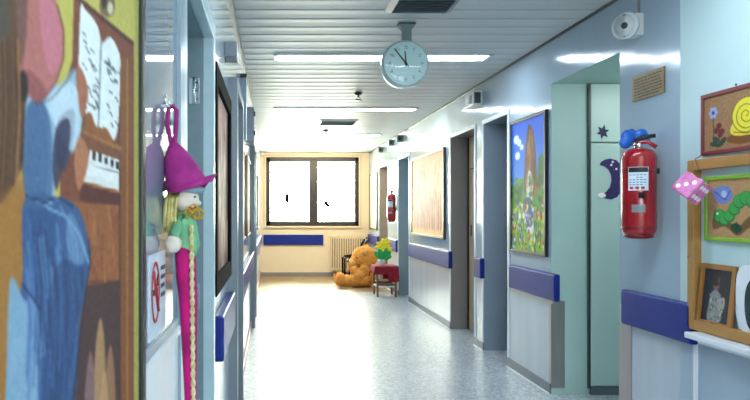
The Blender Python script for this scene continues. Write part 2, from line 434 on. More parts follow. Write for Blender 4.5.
# skirtings
b = B('base')
for y0, y1, k in piers: b.box((XR-.015, y0, 0), (XR, y1, .085), .003)
for y0, y1, k in piers[1:]: b.use('white').box((XR-.03, y0, 0), (XR-.015, y1, .008)); b.use('base')
b.build('baseboard_right', **K)
b = B('laminate_low'); ys = -3.2
for y0, y1, zt in LD+[(YB, YB, 0)]:
    b.use('laminate_low').box((XL, ys, 0), (XL+.014, y0, .1)); b.use('redline').box((XL, ys, .1), (XL+.017, y0, .113)); b.box((XL, ys, 0), (XL+.02, y0, .012)); ys = y1
b.build('baseboard_left', **K)
B('greyreveal').box((XL, YB-.015, 0), (XR, YB, .09), .003).build('baseboard_back', **K)

# doors
def rdoor(n, y0, y1, zt, leaf, x, handle=None):
    b = B(leaf); b.box((x, y0+.01, .01), (x+.04, y1-.01, min(2.06, zt-.01)), .003)
    if zt > 2.5: b.box((x, y0+.01, 2.072), (x+.04, y1-.01, zt-.01), .003)
    else: b.box((x, y0+.01, 2.07), (x+.04, y1-.01, zt-.005), .003)
    d = b.build('door_%d' % n, **K)
    return d
b = B('mintleaf'); b.box((2.63, 5.77, .075), (3.5, 5.80, 2.075), .003); b.box((2.63, 5.77, 2.087), (3.5, 5.80, 2.565), .003); d1 = b.build('door_1', **K)
B('darkgrey').box((2.612, 5.775, .05), (2.628, 5.80, 2.565)).build('edge_seam', d1)
B('base').box((2.63, 5.765, .0), (3.5, 5.80, .07), .003).build('kick_strip', d1)
b = B('chrome'); b.cyl((3.42, 5.77, 1.02), (3.42, 5.72, 1.02), .01); b.tube([(3.43, 5.72, 1.02), (3.36, 5.715, 1.02), (3.3, 5.72, 1.018)], .009); b.build('handle', d1)
d2 = rdoor(2, 6.86, 7.64, 2.47, 'navyleaf', XR+.235)
b = B('chrome'); yy = 7.52; b.cyl((XR+.235, yy, 1.485), (XR+.19, yy, 1.485), .011); b.tube([(XR+.19, yy+.01, 1.485), (XR+.185, yy-.06, 1.485), (XR+.187, yy-.13, 1.48)], .009)
b.box((XR+.228, yy-.022, 1.36), (XR+.236, yy+.022, 1.54), .003); b.build('handle', d2)
d3 = rdoor(3, 7.98, 9.05, 2.47, 'tanleaf', XR+.215)
B('darkwood').box((XR+.205, 8.985, .01), (XR+.215, 9.045, 2.46)).build('edge_stop', d3)
B('darkgrey').box((XR+.207, 8.86, 1.21), (XR+.215, 8.9, 1.35), .002).build('lock_plate', d3)
d4 = rdoor(4, 11.8, 12.8, 2.47, 'mintleaf', XR+.25)
d5 = rdoor(5, 14.0, 15.1, 2.47, 'tanleaf', XR+.25)
# thin light architraves over the nearer openings
n = 3
for y0, y1, zt in ((6.86, 7.64, 2.47), (7.98, 9.05, 2.47), (11.8, 12.8, 2.47)):
    b = B('white'); b.box((XR-.012, y0-.04, zt), (XR, y1+.04, zt+.045), .003); b.box((XR-.012, y1, .09), (XR, y1+.04, zt), .003); b.box((XR-.012, y0-.04, .09), (XR, y0, zt), .003)
    b.build('trim_%d' % n, **K); n += 1

# left door frames and leaves
for i, (y0, y1, zt) in enumerate(LD):
    b = B('trimblue' if i == 0 else 'greybox'); pr = .04 if i == 0 else .058
    b.box((XL-.005, y1-.003, 0), (XL+pr, y1+(.06 if i == 0 else .09), zt+.07), .003)
    b.box((XL-.005, y0-.09, 0), (XL+pr*(.35 if i == 0 else 1), y0+.003, zt+.07), .003)
    b.box((XL-.005, y0, zt), (XL+pr, y1, zt+.07), .003)
    d = b.build('door_%d' % (6+i), **K)
    B('postblue' if i == 0 else 'greybox').box((XL-.12, y0+.005, .01), (XL-.08, y1-.005, zt-.005), .003).build('leaf', d)
    if i == 0:
        for z in (.62, 1.1, 1.95):
            b = B('chrome'); b.box((XL-.065, y1-.007, z), (XL-.02, y1, z+.11), .002); b.cyl((XL-.042, y1-.012, z), (XL-.042, y1-.012, z+.11), .006)
            b.use('darkgrey')
            for dz in (.02, .055, .09): b.cyl((XL-.03, y1-.009, z+dz), (XL-.03, y1-.006, z+dz), .004, n=8)
            b.build('hinge', d)
    else: B('chrome').box((XL-.08, y0+.08, 1.0), (XL-.04, y0+.1, 1.12), .004).build('handle', d)

# glazed side panel on the left next to the large painting
b = B('postblue'); b.box((XL, 2.03, 0), (XL+.016, 2.12, 2.6), .003); b.box((XL, 1.40, 1.17), (XL+.01, 2.03, 1.2), .003)
w2 = b.build('window_2', **K)
B('mirrorglass').box((XL, 1.40, 1.2), (XL+.004, 2.03, 2.6)).build('pane', w2)
b = B('white'); b.box((XL, 1.40, .12), (XL+.008, 2.03, 1.17), .003); b.box((XL, 1.40, 1.155), (XL+.02, 2.03, 1.175), .004); b.build('lower_panel', w2)

# metal corner guards (right wall)
b = B('steel')
for y1 in (5.80,): 
    b.box((XR, y1-.004, .05), (XR+.11, y1, .775)); b.box((XR-.005, y1-.0, .05), (XR, y1+.05, .775))
b.box((XR-.005, 4.55, .05), (XR, 4.66, .775)); b.box((XR-.006, 4.5, .086), (XR-.001, 4.55, .775))
b.box((XR-.004, 6.83, .05), (XR, 6.86, .775)); b.box((XR-.004, 5.76, .75), (XR, 6.83, .775))
b.box((XR-.004, 7.64, .05), (XR, 7.66, .775)); b.box((XR-.004, 9.05, .05), (XR, 9.08, .775))
b.build('trim_6', **K)
B('white').box((XR-.012, 3.80, 0), (XR, 3.83, .86), .003).build('trim_7', **K)
b = B('greyplastic'); b.box((XR-.01, 4.4, 2.74), (XR, 4.42, ZC), .002); b.build('trim_8', **K)

# ================================================================== BUMPER RAILS
def bumper(x0, x1, y0, y1, label, z0=.785, z1=1.005, g='blue wall bumper rails'):
    o = B('bumper').box((x0, y0, z0), (x1, y1, z1), .014, seg=3).build('wall_bumper', label=label, category='bumper rail', group=g)
    e = B('bumper')
    return o
XB = XR-.05
bumper(XB, XR, 3.79, 4.55, 'short blue bumper rail on the pier under the near red fire extinguisher')
bumper(XB, XR, 5.62, 6.70, 'blue bumper rail on the wall under the bright framed rabbit-ears meadow painting'.replace('rabbit-ears ', ''))
bumper(XB, XR, 7.62, 7.86, 'very short blue bumper rail on the narrow post between two doorways')
bumper(XB, XR, 8.98, 11.65, 'long blue bumper rail under the large pale brown painting on the right wall')
bumper(XB, XR, 12.82, 13.98, 'blue bumper rail behind the cloth covered side table, below the far extinguisher')
bumper(XB, XR, 15.12, 16.6, 'blue bumper rail on the right wall just behind the big teddy bear')
bumper(XL, XL+.05, 3.35, 4.42, 'nearest blue bumper rail on the left wall beside the door frame')
bumper(XL, XL+.05, 5.52, 9.05, 'second blue bumper rail on the left wall, past the grey blue door frame')
bumper(XL, XL+.05, 10.25, 16.4, 'farthest blue bumper rail along the left wall near the window end')
o = B('bumper').box((-.2, YB-.05, .74), (1.22, YB, .985), .014, seg=3).build('wall_bumper', label='blue bumper rail on the back wall under the window, left of the radiator', category='bumper rail', group='blue wall bumper rails')

# ================================================================== CEILING ITEMS
txt = {-.02: 'recessed ceiling tube light above the viewer', 3.22: 'recessed ceiling tube light nearest the viewer', 6.44: 'long lit ceiling light crossing behind the hanging clock',
       9.66: 'second lit ceiling light, just beyond the first ceiling sprinkler', 12.83: 'farthest lit ceiling light, beyond the small ceiling vent'}
for L in LIGHTS:
    e = empty('ceiling_light', (1.02, L, ZC-.01), txt[L], 'ceiling light', 'recessed ceiling lights')
    b = B('white'); x0, x1 = .02, 2.0; y0, y1 = L-.125, L+.125
    b.box((x0, y0, ZC-.012), (x1, y0+.02, ZC+.01)); b.box((x0, y1-.02, ZC-.012), (x1, y1, ZC+.01))
    b.box((x0, y0, ZC-.012), (x0+.035, y1, ZC+.01)); b.box((x1-.035, y0, ZC-.012), (x1, y1, ZC+.01)); b.build('frame', e)
    B('tube').box((x0+.035, y0+.02, ZC-.008), (x1-.035, y1-.02, ZC+.004)).build('diffuser', e)
def vent(x0, x1, y0, y1, lab, dark, fk):
    e = empty('ceiling_vent', ((x0+x1)/2, (y0+y1)/2, ZC-.02), lab, 'vent', None)
    b = B(fk); w = .045; z0 = ZC-.022
    A = [(x0, y0), (x1, y0), (x1, y1), (x0, y1)]; C = [(x0+w, y0+w), (x1-w, y0+w), (x1-w, y1-w), (x0+w, y1-w)]
    for i in range(4):
        j = (i+1) % 4
        b.quad((*A[i], ZC), (*A[j], ZC), (*C[j], z0), (*C[i], z0)); b.quad((*C[i], z0), (*C[j], z0), (*C[j], ZC), (*C[i], ZC))
    b.build('frame', e)
    B(dark).box((x0+w, y0+w, ZC-.004), (x1-w, y1-w, ZC+.004)).build('backing', e)
    n = 7 
    for i in range(n):
        yy = y0+w+(i+.5)*(y1-y0-2*w)/n
        B('plastic' if fk == 'white' else 'greybox').box((x0+w, yy-.012, ZC-.014), (x1-w, yy+.012, ZC-.012), rot=Matrix.Rotation(.6, 3, 'X')).build('slat', e)
vent(.80, 1.27, 4.56, 5.0, 'large dark grilled ceiling vent in front of the hanging clock', 'darkgrey', 'greybox')
vent(.72, 1.34, 10.75, 11.35, 'small louvred ceiling vent beyond the second ceiling light', 'darkgrey', 'white')
def sprinkler(x, y, lab):
    e = empty('ceiling_sprinkler', (x, y, ZC-.08), lab, 'sprinkler', 'ceiling sprinklers')
    B('darkgrey').lathe((x, y, ZC-.03), [(.03, .0), (.045, .02), (.045, .03)]).build('escutcheon', e)
    b = B('darkgrey'); b.cyl((x, y, ZC-.03), (x, y, ZC-.055), .012); b.tube([(x-.01, y, ZC-.05), (x-.025, y, ZC-.07), (x-.003, y, ZC-.088)], .005, 6); b.tube([(x+.01, y, ZC-.05), (x+.025, y, ZC-.07), (x+.003, y, ZC-.088)], .005, 6); b.build('body', e)
    b = B('darkgrey'); b.lathe((x, y, ZC-.094), [(.01, .0), (.05, .001), (.05, .005), (.01, .006)], n=14); b.build('deflector', e)
sprinkler(1.03, 8.35, 'small dark sprinkler head on the ceiling, the nearer one, below the clock')
sprinkler(.93, 12.1, 'small dark sprinkler head on the ceiling, just beyond the small vent')

# hanging clock
cx, cy, cz, cr = 1.003, 5.3, 2.622, .176
e = empty('wall_clock', (cx, cy, ZC), 'round double sided clock hanging from the ceiling on a grey bracket', 'clock')
b = B('stem'); b.prism([(-.06, 0), (.06, 0), (.06, -.02), (.033, -.055), (.033, -.2), (-.033, -.2), (-.033, -.055), (-.06, -.02)], lambda a, c, t: (cx+.015+a, cy+t, ZC+c), -.03, .03)
b.use('darkgrey').box((cx-.05, cy-.035, ZC-.012), (cx+.08, cy+.035, ZC-.0)); b.build('bracket', e)
b = B('clockcase'); b.lathe((cx, cy, cz), [(cr-.012, -.05), (cr, -.045), (cr+.004, -.02), (cr+.004, .02), (cr, .045), (cr-.012, .05)], axis=(0, 1, 0), n=48); b.build('case', e)
face = B('clockface').cyl((cx, cy-.052, cz), (cx, cy-.05, cz), cr-.012, n=48).build('dial', e)
hx = lambda ang, r: (cx+math.sin(ang)*r, cz+math.cos(ang)*r)
for i in range(12):
    b = B('clocknum'); a = 2*PI*i/12; pts, fc = text_mesh(str(i or 12), .03, None, None, '', None)
    ox, oz = hx(a, .118); vs = [b.bm.verts.new((ox+p.x, cy-.0535, oz+p.y)) for p in pts]
    for f_ in fc: b._fin([b.bm.faces.new([vs[q] for q in f_])])
    for (r0, r1, w) in ((.138, .148, .002),):
        x0, z0 = hx(a, r0); x1, z1 = hx(a, r1); b.box((ox+(x0-ox)*.7-.003, cy-.0536, oz+(z0-oz)*.7-.003), (ox+(x0-ox)*.7+.003, cy-.0533, oz+(z0-oz)*.7+.003))
    b.build('numeral', face)
def hand(ang, L, w, tail, yy):
    d = Vector((math.sin(ang), 0, math.cos(ang))); p = Vector((d.z, 0, -d.x)); c = Vector((cx, 0, cz))
    b = MB().use('black'); P = [c-d*tail-p*w, c-d*tail+p*w, c+d*L+p*w*.6, c+d*L-p*w*.6]
    b.prism([(q.x, q.z) for q in P], lambda a, z, t: (a, t, z), yy, yy-.002); return b
hand(math.radians(-38), .142, .006, .035, cy-.057).build('minute_hand', e)
hand(math.radians(-4), .092, .006, .025, cy-.0545).build('hour_hand', e)
B('black').cyl((cx, cy-.054, cz), (cx, cy-.062, cz), .01).build('hub', e)
prof = [(cr-.008, -.05)]+[(math.sqrt(max(0, 1-(h/.02)**2))*(cr-.008), -.05-h) for h in (.004, .008, .012, .016, .0185, .0199)]
b = B('glass'); b.lathe((cx, cy, cz), prof, axis=(0, 1, 0), n=48); b.build('glass_cover', e)

# ================================================================== RIGHT WALL ITEMS
def frame_pic(name, side, xw, y0, y1, z0, z1, fw, fd, fkey, art, nu, nv, label, cat, artkey='paint', parts=True, group=None, tilt=0):
    """picture on a side wall; side=+1 right wall (faces -x), -1 left wall"""
    s = -side; e = empty(name, (xw, (y0+y1)/2, z0), label, cat, group)
    b = B(fkey); X0, X1 = sorted((xw, xw+s*fd))
    b.box((X0, y0, z0), (X1, y0+fw, z1), .003); b.box((X0, y1-fw, z0), (X1, y1, z1), .003)
    b.box((X0, y0+fw, z0), (X1, y1-fw, z0+fw), .003); b.box((X0, y0+fw, z1-fw), (X1, y1-fw, z1), .003); b.build('frame', e)
    xa = xw+s*fd*.6; a, c = (y1-fw*.9, y0+fw*.9) if side > 0 else (y0+fw*.9, y1-fw*.9)
    art_mesh('picture', art, lambda u, v: (xa, a+(c-a)*u, z1-fw*.9-(z1-z0-fw*1.8)*v), nu, nv, e, artkey)
    return e

# meadow painting (generic landscape of the same colours)
A = Art(200, 290, (60, 130, 215)).vgrad((40, 110, 215), (150, 200, 235))
for cx_, cy_, r in ((.16, .13, .09), (.25, .16, .07), (.2, .26, .08), (.33, .2, .06)): A.ell(cx_, cy_, r, r*.4, (225, 238, 248), 4)
A.poly([(0, .5), (.3, .44), (.6, .46), (1, .42), (1, 1), (0, 1)], (96, 160, 52), 3)
A.poly([(0, .68), (.5, .62), (1, .7), (1, 1), (0, 1)], (140, 186, 48), 4)
A.spl([(.4, .5), (.44, .25), (.5, .08), (.62, .06), (.72, .2), (.78, .5), (.7, .58), (.48, .58)], (124, 78, 40), 2)
A.spl([(.5, .2), (.55, .1), (.62, .1), (.64, .25), (.6, .45), (.52, .42)], (168, 112, 64), 2)
A.line([(.6, .1), (.62, .3), (.6, .5)], .02, (80, 46, 26), 1); A.line([(.7, .2), (.7, .5)], .03, (96, 58, 30), 2)
A.ell(.75, .52, .12, .07, (150, 96, 52), 2); A.ell(.2, .56, .14, .08, (36, 110, 40), 3); A.ell(.9, .4, .1, .12, (44, 116, 48), 3)
A.spl([(.5, .42), (.6, .4), (.66, .5), (.64, .66), (.68, .84), (.5, .86), (.46, .68)], (232, 226, 214), 2)
A.spl([(.44, .6), (.6, .6), (.66, .68), (.64, .8), (.46, .8), (.4, .7)], (44, 92, 178), 2); A.ell(.56, .49, .03, .02, (150, 100, 80), 1)
for k in range(60): x, y = .4+.36*rng.random(), .08+.45*rng.random(); (A.ell(x, y, .012, .05, [(84, 50, 28), (176, 124, 76), (146, 150, 120)][k % 3], 2, .45) if abs(x-.6) < .06+.22*y else None)
for k in range(60): x, y = rng.random(), .44+.2*rng.random(); A.ell(x, y, .04, .02, [(50, 110, 40), (120, 170, 60), (30, 84, 40)][k % 3], 2, .5)
for k in range(220):
    x, y = rng.random(), .62+.37*rng.random(); c = [(220, 60, 60), (240, 220, 60), (90, 130, 210), (236, 236, 230), (40, 110, 34), (60, 130, 40), (190, 210, 60)][rng.integers(7)]
    A.ell(x, y, .012+.018*rng.random(), .008+.016*rng.random(), c, 1, .9)
for x in (.86, .24, .74, .36): A.line([(x, .95), (x+.03, .74)], .015, (40, 90, 30), 1); A.ell(x+.03, .73, .035, .024, (200, 70, 60) if x > .5 else (245, 240, 230), 1)
A.grain(7); A.a = (A.a-128)*1.1+104
frame_pic('framed_painting', 1, XR, 5.86, 6.74, 1.13, 2.37, .028, .03, 'black', A, 110, 150, 'bright framed meadow painting with blue sky above the middle bumper rail', 'painting', 'paint_gloss')

# large pale painting
A = Art(230, 150, (232, 204, 184)).vgrad((226, 190, 176), (236, 214, 176))
for k in range(90):
    x = .04+.92*rng.random(); y = .2+.6*rng.random(); A.ell(x, y, .012+.025*rng.random(), .04+.1*rng.random(), [(176, 116, 92), (206, 160, 150), (246, 232, 216), (150, 110, 130), (214, 170, 120)][rng.integers(5)], 3, .5)
for k in range(16):
    x = .08+.055*k+.02*rng.random(); h = .3+.2*rng.random(); A.spl([(x-.02, .9), (x-.015, h+.1), (x, h), (x+.018, h+.1), (x+.024, .9)], [(160, 104, 84), (190, 140, 120), (140, 96, 110)][k % 3], 2, .6); A.ell(x+.003, h-.01, .012, .03, (200, 150, 124), 1, .8)
A.grain(10, 1, 2); A.a = (A.a-190)*1.8+np.array([164, 136, 112])
frame_pic('framed_painting', 1, XR, 9.32, 11.5, 1.15, 2.38, .035, .035, 'darkwood', A, 110, 80, 'large pale brown figure painting on the right wall between two doorways', 'painting', 'paint_gloss')
A = Art(80, 100, (214, 196, 160)).vgrad((200, 190, 170), (220, 190, 140)); A.ell(.5, .5, .25, .3, (150, 110, 80), 3); A.grain(12)
frame_pic('framed_painting', 1, XR, 15.35, 16.5, 1.12, 2.4, .04, .03, 'darkwood', A, 30, 40, 'narrow looking dark framed picture on the right wall next to the window', 'painting', 'paint_gloss')

# plaque
e = empty('wall_plaque', (XR, 4.3, 2.21), 'small brass plaque with engraved lines high on the pier above the extinguisher', 'plaque')
B('gold').box((XR-.01, 4.12, 2.21), (XR, 4.48, 2.365), .002).build('plate', e)
b = B('goldink')
for i in range(7):
    z = 2.345-.019*i; y = 4.455
    while y > 4.16:
        w = .012+.035*rng.random()
        b.box((XR-.0115, max(y-w, 4.14), z-.008), (XR-.009, y, z)); y -= w+.01
b.build('engraving', e)

# siren
e = empty('alarm_sounder', (XR, 4.36, 2.6), 'round white alarm sounder high on the right wall near the ceiling', 'alarm')
B('plastic').box((XR-.05, 4.36, 2.61), (XR+.006, 4.48, 2.75), .008).build('backbox', e)
ax = Vector((-.8, -.6, 0)).normalized(); c = Vector((XR-.05, 4.43, 2.675))
B('plastic').lathe(c, [(.03, 0), (.035, .03), (.082, .045), (.086, .06), (.08, .068), (.066, .07), (.06, .055), (.05, .05)], axis=ax, n=36).build('horn', e)
B('darkgrey').lathe(c, [(.04, .052), (.046, .066), (.03, .068), (.028, .058), (.022, .058), (.02, .075), (.01, .08)], axis=ax, n=30).build('grille', e)

# wall mounted lamps and small boxes
e = empty('emergency_light', (XR, 7.9, 2.68), 'boxy white emergency lamp high on the wall above the second doorway', 'emergency light')
B('plastic').box((XR-.1, 7.7, 2.69), (XR+.006, 8.05, 2.85), .012).build('housing', e)
b = B('darkgrey'); b.box((XR-.102, 7.76, 2.72), (XR-.1, 7.84, 2.81)); b.box((XR-.09, 7.697, 2.71), (XR-.02, 7.701, 2.83)); b.build('lens', e)
B('white').box((XR-.108, 7.88, 2.73), (XR-.1, 7.98, 2.8), .003).build('lamp', e)
for i, (yy, zz, lab) in enumerate(((12.4, 2.76, 'small grey square box high on the wall, first of three toward the window'), (13.3, 2.78, 'small dark square box high on the wall, middle of the three'), (14.6, 2.76, 'small grey square box high on the wall, closest to the window'))):
    o = B('greyplastic').box((XR-.1, yy, zz), (XR, yy+.1, zz+.12), .012); o.use('darkgrey').box((XR-.08, yy-.003, zz+.03), (XR-.03, yy, zz+.09)); o.build('wall_sensor', label=lab, category='sensor', group='small boxes along the upper right wall')

# fire extinguishers
def extinguisher(x, y, z, r, h, label, cover):
    e = empty('fire_extinguisher', (x, y, z), label, 'fire extinguisher')
    b = B('red'); b.lathe((x, y, z), [(r*.86, .0), (r*.97, .012), (r, .03), (r, h*.88), (r*.97, h*.92), (r*.85, h*.96), (r*.6, h*.985), (r*.28, h)], n=40); b.build('cylinder', e)
    B('reddark').lathe((x, y, z+.03), [(r*1.004, 0), (r*1.015, .003), (r*1.015, .012), (r*1.004, .015)], n=40).build('base_ring', e)
    b = B('chrome'); b.cyl((x, y, z+h-.01), (x, y, z+h+.035), r*.24); b.cyl((x, y, z+h+.02), (x-.05, y-.02, z+h+.02), r*.12); b.build('valve', e)
    B('black').tube([(x-.03, y-.01, z+h+.04), (x+.03, y-.03, z+h+.065), (x+.075, y-.05, z+h+.07)], [(.006, .012)]*3, 8).build('handle', e)
    B('red').tube([(x-.03, y-.01, z+h+.03), (x+.04, y-.03, z+h+.035), (x+.08, y-.05, z+h+.0)], [(.005, .012)]*3, 8).build('lever', e)
    hz = [(x-.0, y-.03, z+h+.02), (x+r*.7, y-r*.8, z+h+.02), (x+r*1.1, y-r*.6, z+h-.05), (x+r*1.12, y-r*.3, z+h*.7), (x+r*1.05, y-r*.2, z+h*.35)]
    if cover: hz = [(x, y+.02, z+h+.02), (x+r*.6, y+r*.9, z+h+.0), (x+r*.9, y+r*.9, z+h*.6), (x+r*.8, y+r*.9, z+h*.3)]
    B('black').tube(hz, .009, 8).build('hose', e)
    b = B('black')
    b.tube([(x+math.cos(a)*(r+.002), y+math.sin(a)*(r+.002), z+h*.73) for a in np.linspace(0, 2*PI, 33)[:-1]], [(.008, .002)]*32, 6, closed=True, up=(0, 0, 1))
    b.box((x+r-.005, y-.02, z+h*.70), (XR+.006, y+.02, z+h*.76), .003); b.build('bracket', e)
    # curved label on the side facing the viewer
    def lab(a0, a1, z0, z1, key, rr=r+.0012, name='label'):
        q = B(key); N = 8
        for i in range(N):
            t0, t1 = a0+(a1-a0)*i/N, a0+(a1-a0)*(i+1)/N
            P = lambda a, zz: (x+math.cos(a)*rr, y+math.sin(a)*rr, zz)
            q.quad(P(t0, z0), P(t1, z0), P(t1, z1), P(t0, z1))
        return q
    D = math.radians
    l = lab(D(-152), D(-86), z+h*.50, z+h*.77, 'label').build('label', e)
    q = lab(D(-150), D(-88), z+h*.71, z+h*.765, 'black', r+.0018)
    for k in range(5):
        zz = z+h*(.675-.028*k)
        for a in range(5):
            q.use('ink'); a0 = -148+11.5*a
            if rng.random() < .85:
                P = lambda aa, zq: (x+math.cos(D(aa))*(r+.0018), y+math.sin(D(aa))*(r+.0018), zq)
                q.quad(P(a0, zz), P(a0+8, zz), P(a0+8, zz+.004), P(a0, zz+.004))
    q.use('inkred')
    for a0 in (-146, -128, -110):
        q.quad(P(a0, z+h*.515), P(a0+11, z+h*.515), P(a0+11, z+h*.545), P(a0, z+h*.545))
    q.build('print', l)
    q = lab(D(-140), D(-96), z+h*.25, z+h*.34, 'greyplastic', r+.001)
    q.build('small_label', e)
    B('black').box((x-.045, y-r-.012, z+h*.41), (x-.02, y-r+.012, z+h*.48), .003).build('clip', e)
    B('reddark').lathe((x, y, z-.028), [(r*.6, 0), (r*.84, .008), (r*.86, .03)], n=36).build('foot', e)
    if cover:
        b = B('blueplastic')
        for dx, dy, dz, q in ((-.05, 0, .07, .045), (-.065, .0, .035, .04), (.045, .02, .085, .04), (.06, .02, .06, .035), (-.005, .035, .06, .045), (-.01, .03, .1, .025)):
            b.ell((x+dx, y+dy+.03, z+h+dz), (q, q*.5, q), sub=2)
        remesh(b.build('valve_cover', e), .006, 2)
    return e
extinguisher(2.2, 4.2, 1.375, .096, .515, 'large red fire extinguisher with blue cover on its valve, on the near pier', True)
extinguisher(2.225, 13.02, 1.36, .085, .5, 'small looking distant red fire extinguisher hanging beyond the side table', False)

# star and moon stickers on the near door leaf
Yd = 5.768
G = lambda u, v: ((u-272)*Yd/700, 1.5-(v-213)*Yd/700)
sx, sz = G(602.8, 132)
P1 = [(sx+math.sin(PI*i/6+.25)*(.054 if i % 2 == 0 else .026), sz+math.cos(PI*i/6+.25)*(.062 if i % 2 == 0 else .029)) for i in range(12)]
B('starcard').prism(P1, lambda a, z, t: (a, t, z), Yd-.004, Yd-.001).build('star_cutout', label='small dark six pointed paper star on the pale door beside the extinguisher', category='star')
mp_ = [G(u, v) for u, v in ((599.5, 165), (601, 162), (605, 159.5), (610, 158.5), (616, 160), (620, 164), (622.5, 172), (623, 182), (621.5, 191), (617, 197), (611, 199.5), (605, 198.5), (600.5, 195), (606, 192), (610, 187), (611.5, 181), (611, 175), (608.5, 169.5), (604, 166))]
mo = B('purple').prism(mp_, lambda a, z, t: (a, t, z), Yd-.004, Yd-.001).build('moon_cutout', label='dark purple crescent moon cutout on the pale door, half behind the extinguisher', category='moon')
for u, v in ((611, 165), (616, 169), (612.5, 162)): B('dots').cyl((G(u, v)[0], Yd-.0055, G(u, v)[1]), (G(u, v)[0], Yd-.003, G(u, v)[1]), .009, n=10).build('dot', mo)
B('dots').ell((G(601.5, 195.5)[0], Yd-.006, G(601.5, 195.5)[1]), (.035, .004, .022), sub=2).build('pale_tip', mo)

# display frame board on the near right wall
e = empty('display_frame', (XR, 3.1, .87), 'large golden wooden frame fixed to the near right wall above a white shelf', 'frame')
Ya, Yb_, Za, Zb = 2.3, 3.82, .872, 1.785; fw, fd = .055, .05
b = B('wood')
b.box((XR-fd, Yb_-fw, Za), (XR, Yb_, Zb), .004); b.box((XR-fd, Ya, Za), (XR, Ya+fw, Zb), .004)
b.box((XR-fd, Ya+fw, Za), (XR, Yb_-fw, Za+fw), .004); b.box((XR-fd, Ya+fw, Zb-fw), (XR, Yb_-fw, Zb), .004); b.build('frame', e)
B('mint').box((XR-.006, Ya+fw, Za+fw), (XR-.001, Yb_-fw, Zb-fw)).build('backing_board', e)
b = B('darkgrey'); b.cyl((XR-fd-.003, Yb_-.01, 1.26), (XR-fd, Yb_-.01, 1.26), .005, n=8); b.build('screw', e)
b = B('white'); b.box((2.2, 2.2, .835), (XR, 3.74, .868), .008); b.box((XR-.03, 2.2, .80), (XR, 3.76, .835), .004); b.build('wall_shelf', label='narrow white shelf below the golden wooden frame at the right edge', category='shelf')

# snail picture
A = Art(170, 140, (150, 112, 74)); A.grain(16)
A.poly([(.4, .8), (.55, .72), (.75, .76), (1, .7), (1, .9), (.6, .95), (.4, .88)], (120, 72, 24), 2)
A.spl([(.45, .72), (.5, .55), (.62, .55), (.9, .6), (1.0, .66), (.95, .78), (.6, .8)], (226, 206, 60), 1)
A.ell(.7, .45, .22, .3, (224, 212, 56), 1)
sp = [(.7+math.cos(t)*(.19-.0125*t), .45+math.sin(t)*(.26-.0172*t)) for t in np.linspace(0, 14, 90)]
A.line(sp, .012, (120, 92, 20), 1); A.line([(.5, .72), (.7, .77), (.95, .74)], .01, (70, 50, 20), 1)
out = [(.7+math.cos(t)*.22, .45+math.sin(t)*.3) for t in np.linspace(0, 6.3, 40)]; A.line(out, .008, (60, 50, 16), 1)
A.line([(.17, .85), (.16, .3)], .012, (36, 52, 30), 1); A.line([(.26, .9), (.26, .6)], .014, (40, 24, 20), 1)
for k in range(6): A.ell(.16+math.cos(k*1.05)*.05, .3+math.sin(k*1.05)*.075, .03, .04, (150, 160, 210), 1)
A.ell(.16, .3, .025, .03, (60, 60, 110), 1)
for dx, dy in ((-.05, 0), (.05, .03), (0, -.08), (.02, .08)): A.ell(.26+dx, .64+dy, .045, .055, (110, 34, 34), 1)
for x, y, a in ((.17, .88, .3), (.27, .9, -.4), (.2, .8, .9), (.33, .84, -.8)): A.ell(x, y, .07, .045, (44, 66, 44), 1, ang=a); 
A.grain(5)
frame_pic('framed_picture', 1, XR, 3.24, 3.75, 1.805, 2.128, .022, .02, 'framered', A, 100, 80, 'yellow snail picture in a dark red frame above the wooden frame', 'picture', 'paint_matte')
# caterpillar picture
A = Art(170, 140, (178, 138, 92)); A.grain(16)
A.spl([(.1, .85), (.12, .6), (.3, .66), (.5, .8), (.7, .62), (1, .6), (1, .76), (.7, .8), (.5, .95), (.3, .8)], (110, 78, 42), 2)
A.spl([(.1, .16), (.34, .12), (.42, .3), (.3, .42), (.14, .36)], (110, 130, 190), 1); A.line([(.12, .2), (.3, .35), (.38, .2)], .012, (50, 60, 110), 1); A.ell(.28, .25, .05, .06, (170, 190, 220), 1)
for x, y, r in ((.2, .62, .1), (.29, .68, .09), (.37, .62, .09), (.45, .5, .095), (.53, .38, .1), (.63, .33, .1), (.73, .38, .1), (.8, .5, .1), (.88, .6, .09), (.97, .62, .09)):
    A.ell(x, y, r, r*1.2, (30, 110, 50), 1); A.ell(x-.005, y-.01, r*.86, r*1.05, (58, 158, 72), 1)
A.ell(.48, .82, .09, .075, (26, 66, 44), 1, ang=.5); A.line([(.48, .72), (.48, .92)], .012, (20, 40, 30), 1)
A.ell(.17, .58, .018, .022, (240, 240, 220), 1); A.grain(5)
frame_pic('framed_picture', 1, XR-.006, 3.2, 3.71, 1.355, 1.69, .02, .02, 'framegreen', A, 100, 80, 'green caterpillar picture in a lime frame inside the wooden frame', 'picture', 'paint_matte')
b = B('darkgrey'); b.cyl((XR-.004, 3.49, 2.14), (XR, 3.49, 2.14), .006)
b.build('nail', label='tiny dark nail above the snail picture', category='nail')
